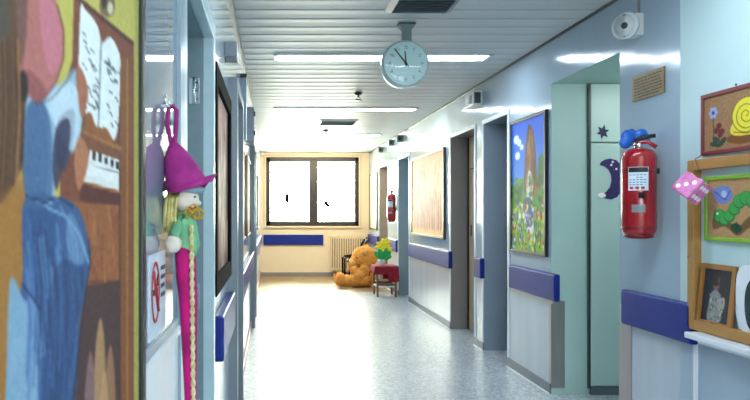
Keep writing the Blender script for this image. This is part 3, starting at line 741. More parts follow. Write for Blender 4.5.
# leaning photo frame
A = Art(110, 130, (34, 38, 42)); A.grain(10)
A.ell(.45, .3, .1, .12, (120, 90, 82), 2); A.ell(.42, .22, .13, .1, (50, 30, 26), 2); A.ell(.52, .2, .06, .06, (90, 60, 50), 2)
A.spl([(.3, .45), (.5, .4), (.66, .55), (.7, .95), (.25, .98), (.24, .7)], (132, 136, 130), 3); A.spl([(.5, .62), (.72, .5), (.8, .6), (.7, .8)], (156, 150, 140), 2)
for k in range(45): A.ell(.25+.5*rng.random(), .45+.5*rng.random(), .025, .02, [(60, 64, 66), (190, 190, 180), (90, 96, 96)][rng.integers(3)], 1, .7)
A.grain(6)
e = empty('photo_frame', (2.29, 3.58, Za+fw), 'honey wooden photo frame with a dark portrait leaning inside the large frame', 'photo frame')
yl, yr, zb_, zt_ = 3.74, 3.46, Za+.04, 1.235
def pf(u, v): # u 0 left(far) .. 1, v 0 top .. 1
    return (XR-.034+.02*(1-v), yl+(yr-yl)*u+(.02*(v-.5)), zt_-.02*0+(zb_-zt_)*v)
def bar(u0, u1, v0, v1, key, d=.012, m=None):
    m = m or MB(); m.use(key)
    c = [pf(u0, v0), pf(u1, v0), pf(u1, v1), pf(u0, v1)]
    F = [m.bm.verts.new((p[0]-d, p[1], p[2])) for p in c]; G = [m.bm.verts.new(p) for p in c]
    m._fin([m.bm.faces.new(F), m.bm.faces.new(G[::-1])]+[m.bm.faces.new((F[i], G[i], G[(i+1) % 4], F[(i+1) % 4])) for i in range(4)]); return m
m = bar(0, 1, 0, .08, 'wood2'); bar(0, 1, .92, 1, 'wood2', m=m); bar(0, .09, .08, .92, 'wood2', m=m); bar(.9, 1, .08, .92, 'wood2', m=m); m.build('frame', e)
art_mesh('photo', A, lambda u, v: Vector(pf(.08+.83*u, .07+.86*v))+Vector((-.003, 0, 0)), 70, 80, e, 'paint_gloss')
# white rounded case with oval
e = empty('oval_mirror', (2.28, 3.33, Za+fw), 'white rounded stand with a dark oval insert beside the leaning photo frame', 'ornament')
def rr(cy_, cz_, a, c, n=32, p=3.2): return [(cy_+a*abs(math.cos(t))**(2/p)*(1 if math.cos(t) > 0 else -1), cz_+c*abs(math.sin(t))**(2/p)*(1 if math.sin(t) > 0 else -1)) for t in np.linspace(0, 2*PI, n, endpoint=False)]
B('white').prism(rr(3.345, 1.085, .105, .165), lambda a, z, t: (t, a, z), XR-.03, XR-.01).build('shell', e)
B('petrol').prism(rr(3.315, 1.06, .065, .125, p=2.2), lambda a, z, t: (t, a, z), XR-.034, XR-.03).build('oval_insert', e)

# pink dice
dc = Vector((2.19, 3.655, 1.63)); R = Matrix.Rotation(math.radians(24), 3, 'Y') @ Matrix.Rotation(math.radians(32), 3, 'Z') @ Matrix.Rotation(math.radians(22), 3, 'X')
e = empty('plush_dice', dc, 'soft pink dice with white spots hanging from the corner of the wooden frame', 'dice')
h = .057
b = B('pink'); b.box(dc-Vector((h, h, h)), dc+Vector((h, h, h)), .012, rot=R, seg=3); b.build('body', e)
def dot(nrm, a, c):
    n_ = Vector(nrm); p = dc+R@(n_*(h+.0005)+Vector(a)*c[0]+Vector(n_.cross(Vector(a)))*c[1]); B('dots').cyl(p, p+(R@n_)*.002, .012, n=12).build('spot', e)
q = .028
for c_ in ((-q, -q), (q, q), (-q, q), (q, -q), (0, 0)): dot((0, 0, 1), (1, 0, 0), c_)
for c_ in ((-q, -q), (q, q), (-q, q), (q, -q), (0, q), (0, -q)): dot((0, -1, 0), (1, 0, 0), c_)
for c_ in ((-q, -q), (q, q), (0, 0)): dot((-1, 0, 0), (0, 1, 0), c_)
for c_ in ((0, 0),): dot((1, 0, 0), (0, 1, 0), c_)
for c_ in ((-q, -q), (q, q)): dot((0, 1, 0), (1, 0, 0), c_)
top = dc+Vector((.03, 0, .062))
B('string').tube([top-Vector((0, 0, .02)), top+Vector((.01, 0, .03)), (XR-fd-.004, 3.74, 1.79), (XR-.03, 3.745, 1.80), (XR-.003, 3.75, 1.83)], .0022, 6).build('cord', e)

# ================================================================== LEFT WALL ITEMS
# big painting: child at a piano. Drawn in a frame of (u,v) drawing units, mapped once onto the real canvas plane
u0, u1, v0, v1 = -110., 142., -60., 470.
A = Art(504, 1060, (196, 176, 96))
n_ = lambda pts: [((x-u0)/(u1-u0), (y-v0)/(v1-v0)) for x, y in pts]
def E(cx, cy, rx, ry, c, s=3, al=1, ang=0): A.ell((cx-u0)/(u1-u0), (cy-v0)/(v1-v0), rx/(u1-u0), ry/(v1-v0), c, s, al, ang)
def Pl(p, c, s=2, al=1): A.poly(n_(p), c, s, al)
def Sp(p, c, s=3, al=1): A.spl(n_(p), c, s, al)
def Ln(p, w, c, s=1, al=1): A.line(n_(p), w/(u1-u0), c, s, al)
Pl([(-110, -60), (40, -60), (40, 480), (-110, 480)], (178, 138, 74), 6)
Pl([(30, -60), (142, -60), (142, 60), (60, 110), (30, 60)], (190, 180, 92), 6)          # yellow-green wall
Pl([(0, 180), (40, 180), (40, 300), (20, 400), (0, 460), (-40, 460)], (158, 112, 52), 8)
Pl([(74, -20), (80, 0), (134, 42), (134, 260), (134, 480), (60, 480), (60, 100), (72, 60)], (126, 72, 48), 2)   # piano body
Ln([(78, -2), (132, 43)], 4, (86, 42, 28), 2)
Pl([(120, 60), (132, 55), (133, 480), (118, 480)], (134, 84, 46), 2)
Ln([(119, 60), (120, 470)], 1.5, (92, 54, 30)); Ln([(127, 60), (127, 470)], 2, (176, 122, 52)); 
Pl([(135, -60), (139, -60), (139, 480), (135, 480)], (170, 168, 92), 1)
Pl([(72, 115), (122, 150), (122, 168), (80, 152)], (128, 80, 50), 2); Pl([(78, 150), (120, 168), (120, 215), (80, 200)], (92, 44, 38), 2)
Ln([(76, 128), (120, 148)], 4, (168, 112, 62), 2)
Sp([(80, 12), (86, 11), (97, 25), (102, 42), (110, 37), (118, 50), (120, 68), (116, 136), (100, 130), (80, 112)], (226, 232, 228), 1)
Ln([(101, 40), (98, 128)], 1.4, (120, 130, 140))
for k in range(26):
    x = 82+15*rng.random(); y = 26+80*rng.random()+(x-82)*.5; Ln([(x, y), (x+2.5+2*rng.random(), y+3+3*rng.random())], 1.3, (70, 80, 96), 0, .8)
for k in range(22):
    x = 103+13*rng.random(); y = 52+70*rng.random()+(x-103)*.5; Ln([(x, y), (x+2+2*rng.random(), y+3+3*rng.random())], 1.3, (70, 80, 96), 0, .8)
Sp([(82, 118), (90, 112), (96, 126), (106, 128), (113, 140), (116, 144), (86, 132)], (146, 92, 48), 2)
E(107, 5, 8, 12, (120, 100, 70), 2); E(104, 0, 3, 8, (60, 46, 34), 2); E(110, 8, 3, 6, (210, 200, 170), 2)                 # little figurine on the piano
Pl([(90, 150), (119, 160), (119, 190), (84, 178)], (228, 230, 226), 1); Ln([(88, 163), (119, 173)], 1.2, (150, 150, 150))
for x, y in ((94, 151), (100, 153), (106, 156), (112, 158), (117, 160)): Pl([(x-1.6, y), (x+1.6, y+1), (x+1.4, y+9), (x-1.6, y+8)], (44, 26, 30), 0)
Pl([(84, 174), (119, 183), (119, 191), (82, 181)], (220, 222, 216), 1); Ln([(82, 182), (119, 192)], 3, (152, 100, 44), 1)
Pl([(60, 200), (119, 205), (119, 280), (60, 280)], (150, 92, 52), 4)
for k in range(40): x = 62+56*rng.random(); y = 205+70*rng.random(); Ln([(x, y), (x+1, y+12+10*rng.random())], 2, (176, 116, 66) if k % 2 else (120, 70, 40), 2, .45)
Pl([(86, 286), (119, 280), (121, 480), (60, 480)], (80, 54, 52), 4)
for x, h, c in ((100, 318, (196, 156, 104)), (110, 345, (176, 132, 92)), (90, 350, (150, 120, 116)), (104, 370, (190, 150, 110))):
    Sp([(x-5, 470), (x-6, h+50), (x, h), (x+5, h+40), (x+5, 470)], c, 4, .75)
# child: hair, head, dress
Sp([(-60, -50), (20, -50), (30, 20), (30, 110), (24, 160), (6, 190), (-30, 200), (-80, 120)], (92, 66, 44), 5)
Pl([(-60, -60), (8, -60), (12, 20), (6, 42), (-60, 44)], (20, 108, 150), 4)
for k in range(30): x = -40+66*rng.random(); Ln([(x, 50+20*rng.random()), (x+4, 110), (x-2, 150+40*rng.random())], 2.6, [(150, 110, 66), (60, 42, 30), (176, 134, 80)][k % 3], 3, .5)
Sp([(14, -40), (46, -40), (56, 5), (63, 30), (62, 62), (52, 86), (34, 100), (20, 70), (10, 40)], (178, 112, 104), 5)
Sp([(40, 0), (54, 5), (62, 34), (60, 62), (48, 74), (42, 40)], (196, 120, 132), 8, .7)
Sp([(10, -40), (24, -40), (26, 20), (24, 66), (18, 70), (10, 30)], (112, 78, 68), 6, .8); Ln([(62, 40), (60, 66), (50, 86), (36, 98)], 2, (120, 66, 60), 3)
E(22, 82, 7, 14, (44, 28, 26), 4)
Sp([(30, 92), (60, 84), (74, 68), (80, 82), (82, 120), (74, 150), (56, 165), (52, 220), (30, 230), (24, 140)], (150, 176, 194), 4)     # sleeve
Sp([(46, 100), (66, 82), (76, 90), (76, 120), (60, 130)], (186, 204, 214), 5, .8)
Sp([(58, 120), (74, 110), (72, 145), (64, 170), (56, 160)], (62, 66, 96), 4, .9); Sp([(28, 110), (44, 104), (48, 160), (40, 220), (26, 200)], (98, 124, 150), 6, .7)
Sp([(76, 70), (84, 78), (87, 96), (82, 118), (78, 104)], (158, 96, 72), 2); Sp([(78, 136), (88, 150), (86, 172), (78, 190), (74, 160)], (174, 116, 84), 2)
Sp([(24, 200), (56, 196), (78, 208), (88, 240), (90, 262), (80, 320), (72, 400), (66, 480), (4, 480), (6, 400), (10, 330), (22, 280)], (58, 90, 132), 3)   # skirt
Sp([(10, 280), (24, 300), (36, 310), (34, 480), (2, 480), (6, 380)], (128, 160, 180), 5); Sp([(30, 205), (54, 210), (48, 290), (30, 290)], (44, 84, 124), 5, .7)
for k in range(44):
    x = 24+50*rng.random(); y = 215+90*rng.random(); Ln([(x, y), (x+5, y+50), (x+2, y+120)], 2.6, [(112, 150, 184), (34, 58, 96), (80, 110, 160)][k % 3], 4, .5)
Ln([(48, 208), (66, 216), (80, 236), (88, 262)], 3, (126, 166, 196), 3, .8); Ln([(60, 206), (76, 240), (80, 300)], 2, (110, 150, 186), 3, .7)
Ln([(22, 284), (34, 300), (40, 310)], 2, (30, 50, 84), 2); Ln([(28, 196), (44, 206), (58, 198)], 3, (120, 160, 190), 3)
Sp([(26, 108), (40, 100), (50, 120), (52, 160), (50, 200), (28, 205), (22, 160)], (64, 96, 132), 5, .75)
Sp([(52, 96), (70, 84), (79, 96), (80, 130), (72, 150), (62, 140), (54, 120)], (196, 212, 220), 5, .7)
Sp([(56, 128), (68, 118), (70, 140), (62, 170), (56, 190), (52, 165)], (50, 52, 80), 4, .85)
Sp([(60, 262), (84, 270), (76, 330), (66, 400), (58, 470), (44, 470), (52, 380), (50, 300)], (34, 62, 100), 8, .55)
Sp([(70, 212), (82, 236), (84, 262), (72, 262), (66, 236)], (118, 152, 182), 6, .6)
Ln([(14, 70), (22, 110), (20, 160)], 5, (50, 32, 26), 4, .8); E(56, 44, 3, 10, (206, 130, 140), 5, .6)
Ln([(139.5, -60), (139.5, 480)], 2, (40, 30, 24), 1)
Sp([(20, -40), (46, -40), (56, 5), (63, 28), (63, 58), (56, 80), (46, 96), (36, 102), (26, 90), (18, 60)], (178, 112, 106), 4)
Sp([(40, 0), (54, 5), (61, 34), (60, 62), (50, 74), (42, 40)], (198, 124, 138), 9, .8); Sp([(26, 70), (40, 80), (46, 94), (36, 101), (28, 92)], (140, 80, 78), 6, .7)
Sp([(12, -40), (26, -40), (27, 20), (23, 60), (17, 66), (10, 30)], (112, 80, 70), 6, .85); Ln([(57, 4), (63.5, 30), (63.5, 58), (56, 82), (44, 99), (34, 103)], 1.6, (104, 54, 48), 2, .8)
E(22, 86, 6, 16, (44, 28, 26), 4); Sp([(-6, 0), (12, -10), (17, 30), (16, 90), (22, 120), (16, 180), (-10, 190)], (100, 70, 44), 5, .8)
for k in range(16): x = -4+22*rng.random(); Ln([(x, 40), (x+2, 110), (x-2, 185)], 2, [(150, 108, 62), (60, 40, 28)][k % 2], 3, .6)
Ln([(36, 106), (52, 98), (66, 82), (75, 68)], 1.6, (76, 88, 104), 2, .8); Ln([(81, 84), (85, 108), (82, 132)], 1.5, (80, 66, 60), 2, .7)
Sp([(77, 66), (83, 72), (88, 92), (84, 112), (80, 112), (78, 90)], (170, 106, 80), 2)
Ln([(26, 196), (44, 202), (60, 198), (72, 206)], 2.4, (28, 46, 78), 2, .8); Ln([(88, 240), (90, 262), (82, 318), (73, 400)], 1.6, (30, 40, 64), 2, .7)
A.grain(4, 1, 4); A.grain(3, 4, 8)
A.a = (A.a-110)*1.12+104
YA, YZ, ZT, ZBt = .6, 1.358, 2.06, .97; xp = XL+.022
e = empty('framed_painting', (XL, 1.05, ZBt), 'very large painting of a child in blue at a piano, nearest on the left wall', 'painting')
b = B('black'); fw = .035
b.box((XL, YZ, ZBt-fw), (XL+.03, YZ+fw, ZT+fw), .003); b.box((XL, YA-fw, ZBt-fw), (XL+.03, YA, ZT+fw), .003)
b.box((XL, YA, ZT), (XL+.03, YZ, ZT+fw), .003); b.box((XL, YA, ZBt-fw), (XL+.03, YZ, ZBt), .003); b.build('frame', e)
iy = lambda s: 1/(1/YA+(1/YZ-1/YA)*s)
def dr(s, t):
    Y = iy(s); z = ZT+(ZBt-ZT)*t; return ((272+xp*700/Y-u0)/(u1-u0), (213+700*(1.5-z)/Y-v0)/(v1-v0))
art_mesh('picture', A, lambda s, t: (xp, iy(s), ZT+(ZBt-ZT)*t), 170, 330, e, 'paint_matte', uvfn=dr)

# other left pictures
def leftpic(y0, y1, z0, z1, fk, seed, lab, cols, nu=30, nv=50, fw=.03, fd=.03):
    r = np.random.default_rng(seed); A = Art(80, 110, cols[0]).vgrad(cols[0], cols[1])
    for k in range(40): A.ell(r.random(), r.random(), .04+.08*r.random(), .04+.12*r.random(), cols[2+int(r.integers(len(cols)-2))], 3, .6)
    A.grain(8); frame_pic('framed_painting', -1, XL, y0, y1, z0, z1, fw, fd, fk, A, nu, nv, lab, 'painting', 'paint_gloss')
leftpic(2.99, 4.08, 1.14, 2.15, 'mblack', 1, 'black framed brownish painting on the left wall just past the hinged door frame', [(150, 110, 96), (120, 80, 64), (190, 140, 120), (80, 50, 44), (210, 180, 150)], fw=.085, fd=.045)
leftpic(5.75, 6.75, 1.25, 2.08, 'darkwood', 2, 'brown framed picture on the left wall, first past the grey door frame', [(190, 160, 80), (120, 90, 50), (160, 110, 40), (210, 190, 120)])
leftpic(7.2, 8.3, 1.25, 2.1, 'darkwood', 3, 'brown framed picture on the left wall under the hanging grey box', [(200, 170, 150), (160, 100, 80), (150, 80, 60), (220, 200, 180)])
leftpic(10.6, 11.8, 1.25, 2.15, 'darkwood', 4, 'brown framed picture on the left wall past the farthest left door', [(180, 150, 120), (120, 90, 70), (140, 90, 60), (220, 200, 170)])
leftpic(12.9, 14.3, 1.2, 2.2, 'darkwood', 5, 'brown framed picture on the left wall closest to the window', [(180, 150, 120), (120, 90, 70), (140, 90, 60), (220, 200, 170)])

# boxes high on left wall
e = empty('wall_speaker', (XL, 4.2, 2.38), 'small grey wall speaker box above the black framed painting, left wall', 'speaker')
B('greybox').box((XL, 4.12, 2.42), (-.205, 4.3, 2.51), .006).build('housing', e)
b = B('greyplastic')
for i in range(6): b.box((XL+.012, 4.118, 2.43+.012*i), (-.215, 4.121, 2.436+.012*i))
b.build('grille', e)
e = empty('wall_duct', (XL, 6.3, 2.15), 'slim grey vertical duct hanging high on the left wall before the grey cabinet', 'duct')
B('postblue').box((XL, 6.2, 2.15), (XL+.052, 6.32, 2.7), .004).build('casing', e)
B('bronze').box((XL, 6.19, 2.7), (XL+.056, 6.33, 2.735), .004).build('cap', e)
e = empty('wall_cabinet', (XL, 7.6, 2.26), 'grey metal wall cabinet high on the left wall with dark hinges', 'cabinet')
B('greybox').box((XL, 7.45, 2.26), (-.192, 7.95, 2.63), .005).build('body', e)
for z in (2.33, 2.53): B('black').box((-.194, 7.44, z), (-.178, 7.48, z+.05), .003).build('hinge', e)
b = B('plastic').box((XL, YB-.3, 2.86), (XL+.08, YB-.2, 2.93), .01); b.build('wall_sensor', label='tiny pale sensor box at the top left corner by the window', category='sensor')

# no smoking sign
e = empty('no_smoking_sign', (XL+.004, 1.66, 1.24), 'white no smoking notice with a red ring on the glass beside the big painting', 'sign')
ys0, ys1, zs0, zs1 = 1.56, 1.79, 1.21, 1.405
B('label').box((XL+.004, ys0, zs0), (XL+.007, ys1, zs1)).build('sheet', e)
X = XL+.0085; yc, zc_ = 1.635, 1.315
B('inkred').tube([(X, yc+math.cos(t)*.05, zc_+math.sin(t)*.068) for t in np.linspace(0, 2*PI, 40, endpoint=False)], [(.0012, .0055)]*40, 6, closed=True, up=(0, 1, 0)).build('ring', e)
b = B('inkred'); b.tube([(X+.0005, yc-.032, zc_+.05), (X+.0005, yc+.034, zc_-.048)], .004, 6); b.build('slash', e)
b = B('black'); b.box((X-.001, yc-.03, zc_-.006), (X, yc+.034, zc_+.008)); b.tube([(X-.0005, yc+.03, zc_+.012), (X-.0005, yc+.024, zc_+.028), (X-.0005, yc+.034, zc_+.04)], .002, 5); b.build('cigarette_mark', e)
b = B('ink')
for k in range(4):
    y = 1.715
    while y < 1.775:
        w = .01+.01*rng.random(); b.box((X-.001, y, 1.36-.022*k), (X-.0002, min(y+w, 1.78), 1.37-.022*k)); y += w+.005
b.build('lettering', e)

# doll hanging on the left
k = 1.8/700
def D(u, v, x=None):    # drawing units measured for the doll, on the plane y=1.8
    return Vector(((u-272)*k, 1.8, 1.5-(v-213)*k))
e = empty('hanging_doll', D(180, 240), 'long magenta felt doll with floppy hat and blond hair hanging beside the glass', 'doll')
B('magenta').tube([D(172, 146)+Vector((0, .0, 0)), D(167, 125)+Vector((0, .004, 0)), D(168, 108)+Vector((0, .01, 0)), D(171.5, 105)+Vector((0, .015, 0)), D(176, 110)+Vector((0, .012, 0)), D(176, 128), D(174, 148)], [(.011, .006)]*7, 8).build('strap', e)
b = B('magenta')
prof = [(173, 140, 1.5), (174, 147, 7), (176, 155, 12), (179, 164, 15.5), (182, 173, 18), (185, 181, 20), (187, 187, 21)]
b.tube([D(u, v) for u, v, r in prof], [(max(r*k, .002), r*k) for u, v, r in prof], 28, up=(0, 1, 0))
# flared brim: wavy skirt
N = 40; inner = []; outer = []
for i in range(N):
    a = 2*PI*i/N; ca, sa = math.cos(a), math.sin(a)
    inner.append(b.bm.verts.new(D(185.5, 176)+Vector((ca*17*k, sa*.04, -.004*ca))))
    wv = .006*math.sin(4*a+.6); rr_ = 25*k+(.010 if abs(a) < .6 or abs(a-2*PI) < .6 else 0)
    outer.append(b.bm.verts.new(D(187.5, 192)+Vector((ca*rr_, sa*.056, (.044 if ca > 0 else .012)*abs(ca)**2+wv))))
b._fin([b.bm.faces.new((inner[i], inner[(i+1) % N], outer[(i+1) % N], outer[i])) for i in range(N)], True)
ho = b.build('hat', e); s_ = ho.modifiers.new('s', 'SOLIDIFY'); s_.thickness = .003
b = B('brimgrey'); b.ell(D(190, 190), (.04, .035, .012)); b.build('hat_lining', e)
hd = B('skinfelt').ell(D(186, 200), (.034, .034, .032)).ell(D(199, 203), (.006, .006, .006), sub=2).build('head', e)
b = B('black'); b.ell(D(193, 197)+Vector((.008, -.026, 0)), .003, sub=2); b.build('eye', hd)
b = B('inkred'); b.tube([D(190, 207)+Vector((0, -.031, 0)), D(194, 208.5)+Vector((.0, -.029, 0)), D(197, 207)+Vector((0, -.024, 0))], .0012, 5); b.build('mouth', hd)
b = B('hair')
for i in range(26):
    t = i/25; u = 166+11*t+rng.normal()*.7; yo = (-.03 if i % 2 else .02)+.01*rng.normal()
    L = 226+18*rng.random()
    b.tube([D(u+6, 187)+Vector((0, yo*.7, 0)), D(u+1, 200)+Vector((0, yo, 0)), D(u, 215)+Vector((0, yo, 0)), D(u+rng.normal()*1.2, L)+Vector((0, yo, 0))], [.0035, .004, .0036, .0012], 6)
b.build('hair', e)
b = B('curl')
for i in range(9):
    cu, cv = 188+13*rng.random(), 204+16*rng.random(); rr_ = 3+2*rng.random(); yo = -.02-.016*rng.random(); ph = rng.random()*6
    b.tube([D(cu+math.cos(ph+t)*rr_, cv+math.sin(ph+t)*rr_)+Vector((0, yo+.003*t, 0)) for t in np.linspace(0, 9, 26)], .0024, 6)
b.build('curls', e)
b = B('greenfelt'); b.tube([D(185, 210), D(186, 222), D(187, 236), D(188, 246), D(188, 256)], [(.013, .012), (.026, .024), (.03, .028), (.031, .03), (.02, .02)], 20, up=(0, 1, 0))
bd = b.build('body', e)
b = B('greenfelt'); b.tube([D(183, 215)+Vector((0, -.022, 0)), D(179, 224)+Vector((0, -.034, 0)), D(176, 236)+Vector((0, -.038, 0))], [.011, .014, .0135], 14); b.build('sleeve', e)
B('skinfelt').ell(D(175.5, 243)+Vector((0, -.038, 0)), (.021, .018, .024)).build('hand', e)
b = B('magenta2')
pr = [(186, 205, .006), (188, 236, .018), (185, 250, .038), (186, 275, .038), (188, 300, .034), (189, 340, .029), (190, 380, .024), (191, 420, .021), (191.5, 446, .014), (191.5, 452, .004)]
b.tube([D(u, v)+Vector((0, .006, 0)) for u, v, r in pr[1:]], [(r*.7, r) for u, v, r in pr[1:]], 22, up=(0, 1, 0)); b.build('skirt', e)
b = B('rope')
for s in (0, PI):
    b.tube([D(191.5+math.sin(v*.35+s)*1.3+(v-250)*.008, v)+Vector((.004, -.032+(v-250)*.00008+math.cos(v*.35+s)*.003, 0)) for v in range(225, 444, 2)], .0034, 6)
b.build('braid', e)
b = B('chrome'); b.tube([(XL+.004, 1.80, D(0, 100).z), (XL+.02, 1.805, D(0, 104).z), (-.262, 1.815, D(0, 108).z), (-.25, 1.815, D(0, 103).z)], .0025, 8)
b.cyl((XL+.003, 1.8, D(0, 100).z), (XL+.009, 1.8, D(0, 100).z), .012); b.build('wall_hook', label='small chrome hook on the glass holding up the doll strap', category='hook')

# ================================================================== FAR END
# radiator
x0, x1, z0, z1 = 1.37, 2.2, .12, .97; yr_ = YB-.12
e = empty('radiator', ((x0+x1)/2, yr_, z0), 'cream ribbed radiator on the back wall below the window right side', 'radiator')
N = 15
for i in range(N):
    x = x0+(i+.5)*(x1-x0)/N
    B('radiator').box((x-.016, yr_-.05, z0), (x+.016, yr_+.05, z1), .015, seg=3).build('rib', e)
for zz in (z0+.06, z1-.06): B('radiator').cyl((x0, yr_, zz), (x1, yr_, zz), .022).build('header_pipe', e)
b = B('radiator'); b.tube([(x1, yr_, z1-.06), (x1+.06, yr_, z1-.06), (x1+.06, yr_+.02, .0)], .011, 8); b.build('pipe', e)
B('darkgrey').lathe((x1+.03, yr_, z1-.06), [(.02, 0), (.024, .02), (.02, .045)], axis=(0, -1, 0), n=14).build('valve', e)
for xx in (x0+.08, x1-.12): B('greyreveal').box((xx, yr_+.02, .0), (xx+.04, YB-.016, z0+.1)).build('bracket', e)

B('radcore').box((x0+.01, yr_-.005, z0+.05), (x1-.01, yr_+.005, z1-.05)).build('core', e)  # dark sheet added to paint the shade in the rib gaps
# window ornaments
for x, z, lab, s in ((.36, 1.86, 'small dark hanging bird ornament in the left window pane', 1), (1.31, 1.70, 'small dark hanging bird ornament in the right window pane', -1)):
    e = empty('window_ornament', (x, YB-.01, z), lab, 'ornament')
    b = B('darkgrey')
    b = B('mblack')
    if s > 0: b.ell((x, YB+.005, z), (.055, .012, .12), sub=2); b.ell((x+.02, YB+.005, z+.1), (.025, .01, .03), sub=2); b.ell((x+.03, YB+.005, z-.1), (.02, .006, .05), sub=2)
    else: b.ell((x, YB+.005, z), (.1, .012, .045), sub=2, rot=Matrix.Rotation(.6, 3, 'Y')); b.ell((x-.03, YB+.005, z+.05), (.07, .01, .03), sub=2, rot=Matrix.Rotation(-.5, 3, 'Y')); b.ell((x+.06, YB+.005, z-.05), (.02, .01, .03), sub=2)
    b.build('bird', e)
    B('string').tube([(x, YB+.005, z), (x, YB+.005, WZ1-.04)], .003, 5).build('string', e)

# teddy bear
kk = .0203
T = lambda u, v, y=0: Vector(((u-272)*kk, 14.25+y, 1.5-(v-213)*kk))
e = empty('teddy_bear', (1.85, 14.3, 0), 'very large honey brown teddy bear sitting on the floor, head drooping', 'teddy bear')
b = B('teddy')
Ry = lambda a: Matrix.Rotation(a, 3, 'Y')
b.ell(T(366, 276, .08), (.21, .21, .26)); b.ell(T(365, 268, .08), (.18, .18, .2)); b.ell(T(365, 257.3), (.265, .22, .23), Ry(.15))
b.ell(T(356.5, 261, -.02), (.13, .14, .125))
# near leg stretched left
b.ell(T(362, 279.5, -.12), (.16, .12, .125)); b.ell(T(354, 280, -.14), (.2, .13, .13)); b.ell(T(346, 280.5, -.15), (.16, .12, .115)); b.ell(T(340.2, 279.2, -.16), (.11, .12, .145))
# far leg
b.ell(T(356, 281, .2), (.2, .11, .1)); b.ell(T(346, 280.5, .24), (.15, .1, .1)); b.ell(T(341, 279, .28), (.085, .11, .125))
# near arm across the belly, far arm
b.ell(T(363, 271, -.16), (.12, .09, .13), Ry(.5)); b.ell(T(358, 275, -.2), (.13, .085, .095), Ry(-.6)); b.ell(T(353.5, 270, -.14), (.09, .08, .1))
b.ell(T(355, 268, .1), (.12, .08, .09))
o = b.build('body', e); remesh(o, .016, 5)
tx = bpy.data.textures.new('fur', 'CLOUDS'); tx.noise_scale = .05
dm = o.modifiers.new('d', 'DISPLACE'); dm.texture = tx; dm.strength = .02
for y, u, v in ((-.2, 364.5, 252), (.17, 367, 248.5)):
    ea = B('teddy').ell(T(u, v, y), (.07, .035, .075), sub=3).build('ear', e)
    B('teddysn').ell(T(u-.6, v, y-.028), (.045, .014, .05), sub=2).build('inner_ear', ea)
sn = B('teddysn').ell(T(352.3, 262.8, -.06), (.1, .11, .09)).build('snout', e)
B('black').ell(T(347.6, 261, -.08), (.03, .04, .025), sub=2).build('nose', sn)
B('black').ell(T(356.2, 257.4, -.155), (.014, .014, .016), sub=2).build('eye', e)
B('black').ell(T(354.5, 256.5, .09), (.014, .014, .016), sub=2).build('eye', e)
for y, v in ((-.16, 279.8), (.28, 279)): B('teddysn').ell(T(335.8, v, y), (.02, .075, .09), sub=2).build('foot_pad', e)

# black walking frame behind the bear
e = empty('walking_frame', (1.7, 15.2, 0), 'black metal walking frame half hidden behind the teddy bear', 'walking frame')
for y in (15.0, 15.45):
    B('mblack').tube([(1.56, y, 0), (1.56, y, .52), (1.6, y, .555), (1.82, y, .58), (2.0, y, .82), (2.04, y, .9)], .018, 8).build('side_tube', e)
    B('mblack').tube([(1.95, y, 0), (1.95, y, .4), (1.82, y, .58)], .016, 8).build('leg', e)
    B('black').tube([(1.98, y, .80), (2.05, y, .93)], .03, 10).build('grip', e)
B('mblack').tube([(1.6, 15.0, .55), (1.6, 15.45, .55)], .016, 8).build('crossbar', e)
B('mblack').tube([(1.66, 15.0, .56), (1.66, 15.0, .02)], .014, 8).build('leg', e)

# side table + cloth + flower pot
tx0, tx1, ty0, ty1, tz = 1.87, 2.23, 12.5, 12.96, .545
e = empty('side_table', (2.05, 12.73, 0), 'small brown wooden side table with four slim legs by the teddy bear', 'table')
B('tablewood').box((tx0-.02, ty0-.02, tz-.03), (tx1+.02, ty1+.02, tz), .005).build('table_top', e)
for x in (tx0, tx1-.035):
    for y in (ty0, ty1-.035): B('tablewood').box((x, y, 0), (x+.035, y+.035, tz-.03), .004).build('leg', e)
b = B('tablewood'); b.box((tx0+.03, ty0+.005, .2), (tx1-.03, ty0+.025, .24)); b.box((tx0+.03, ty1-.025, .2), (tx1-.03, ty1-.005, .24)); b.use('white').box((tx0+.005, ty0+.03, .17), (tx1-.005, ty1-.03, .195)); b.build('stretcher', e)
# cloth
N = 36; P = []; Fq = []
ccx, ccy = 2.05, 12.73; hx_, hy_ = .21, .255
for j in range(N+1):
    for i in range(N+1):
        a, c = -1+2*i/N, -1+2*j/N
        X_, Y_ = ccx+a*.34, ccy+c*.4
        ox = max(0, abs(X_-ccx)-hx_); oy = max(0, abs(Y_-ccy)-hy_)
        drop = (ox+oy)
        if X_ > ccx: drop *= 1.9
        px_ = ccx+max(-hx_-.008, min(hx_+.008, X_-ccx)); py_ = ccy+max(-hy_-.008, min(hy_+.008, Y_-ccy))
        f_ = .014*math.sin(14*(X_*1.3+Y_))*min(1, drop*9)
        px_ += (math.copysign(1, X_-ccx)*(abs(f_)+drop*.06) if ox > 0 else 0); py_ += (math.copysign(1, Y_-ccy)*(abs(f_)+drop*.08) if oy > 0 else 0)
        if px_ > XB-.008: px_ = XB-.008
        P.append((px_, py_, tz+.006-drop)); 
for j in range(N):
    for i in range(N): q = j*(N+1)+i; Fq.append((q, q+1, q+N+2, q+N+1))
b = B('cloth'); vs = [b.bm.verts.new(p) for p in P]; b._fin([b.bm.faces.new([vs[i] for i in q]) for q in Fq], True)
o = b.build('table_cloth', label='crimson cloth draped over the small side table, hanging lower at the right', category='cloth')
sm = o.modifiers.new('s', 'SOLIDIFY'); sm.thickness = .003; sm.offset = 1
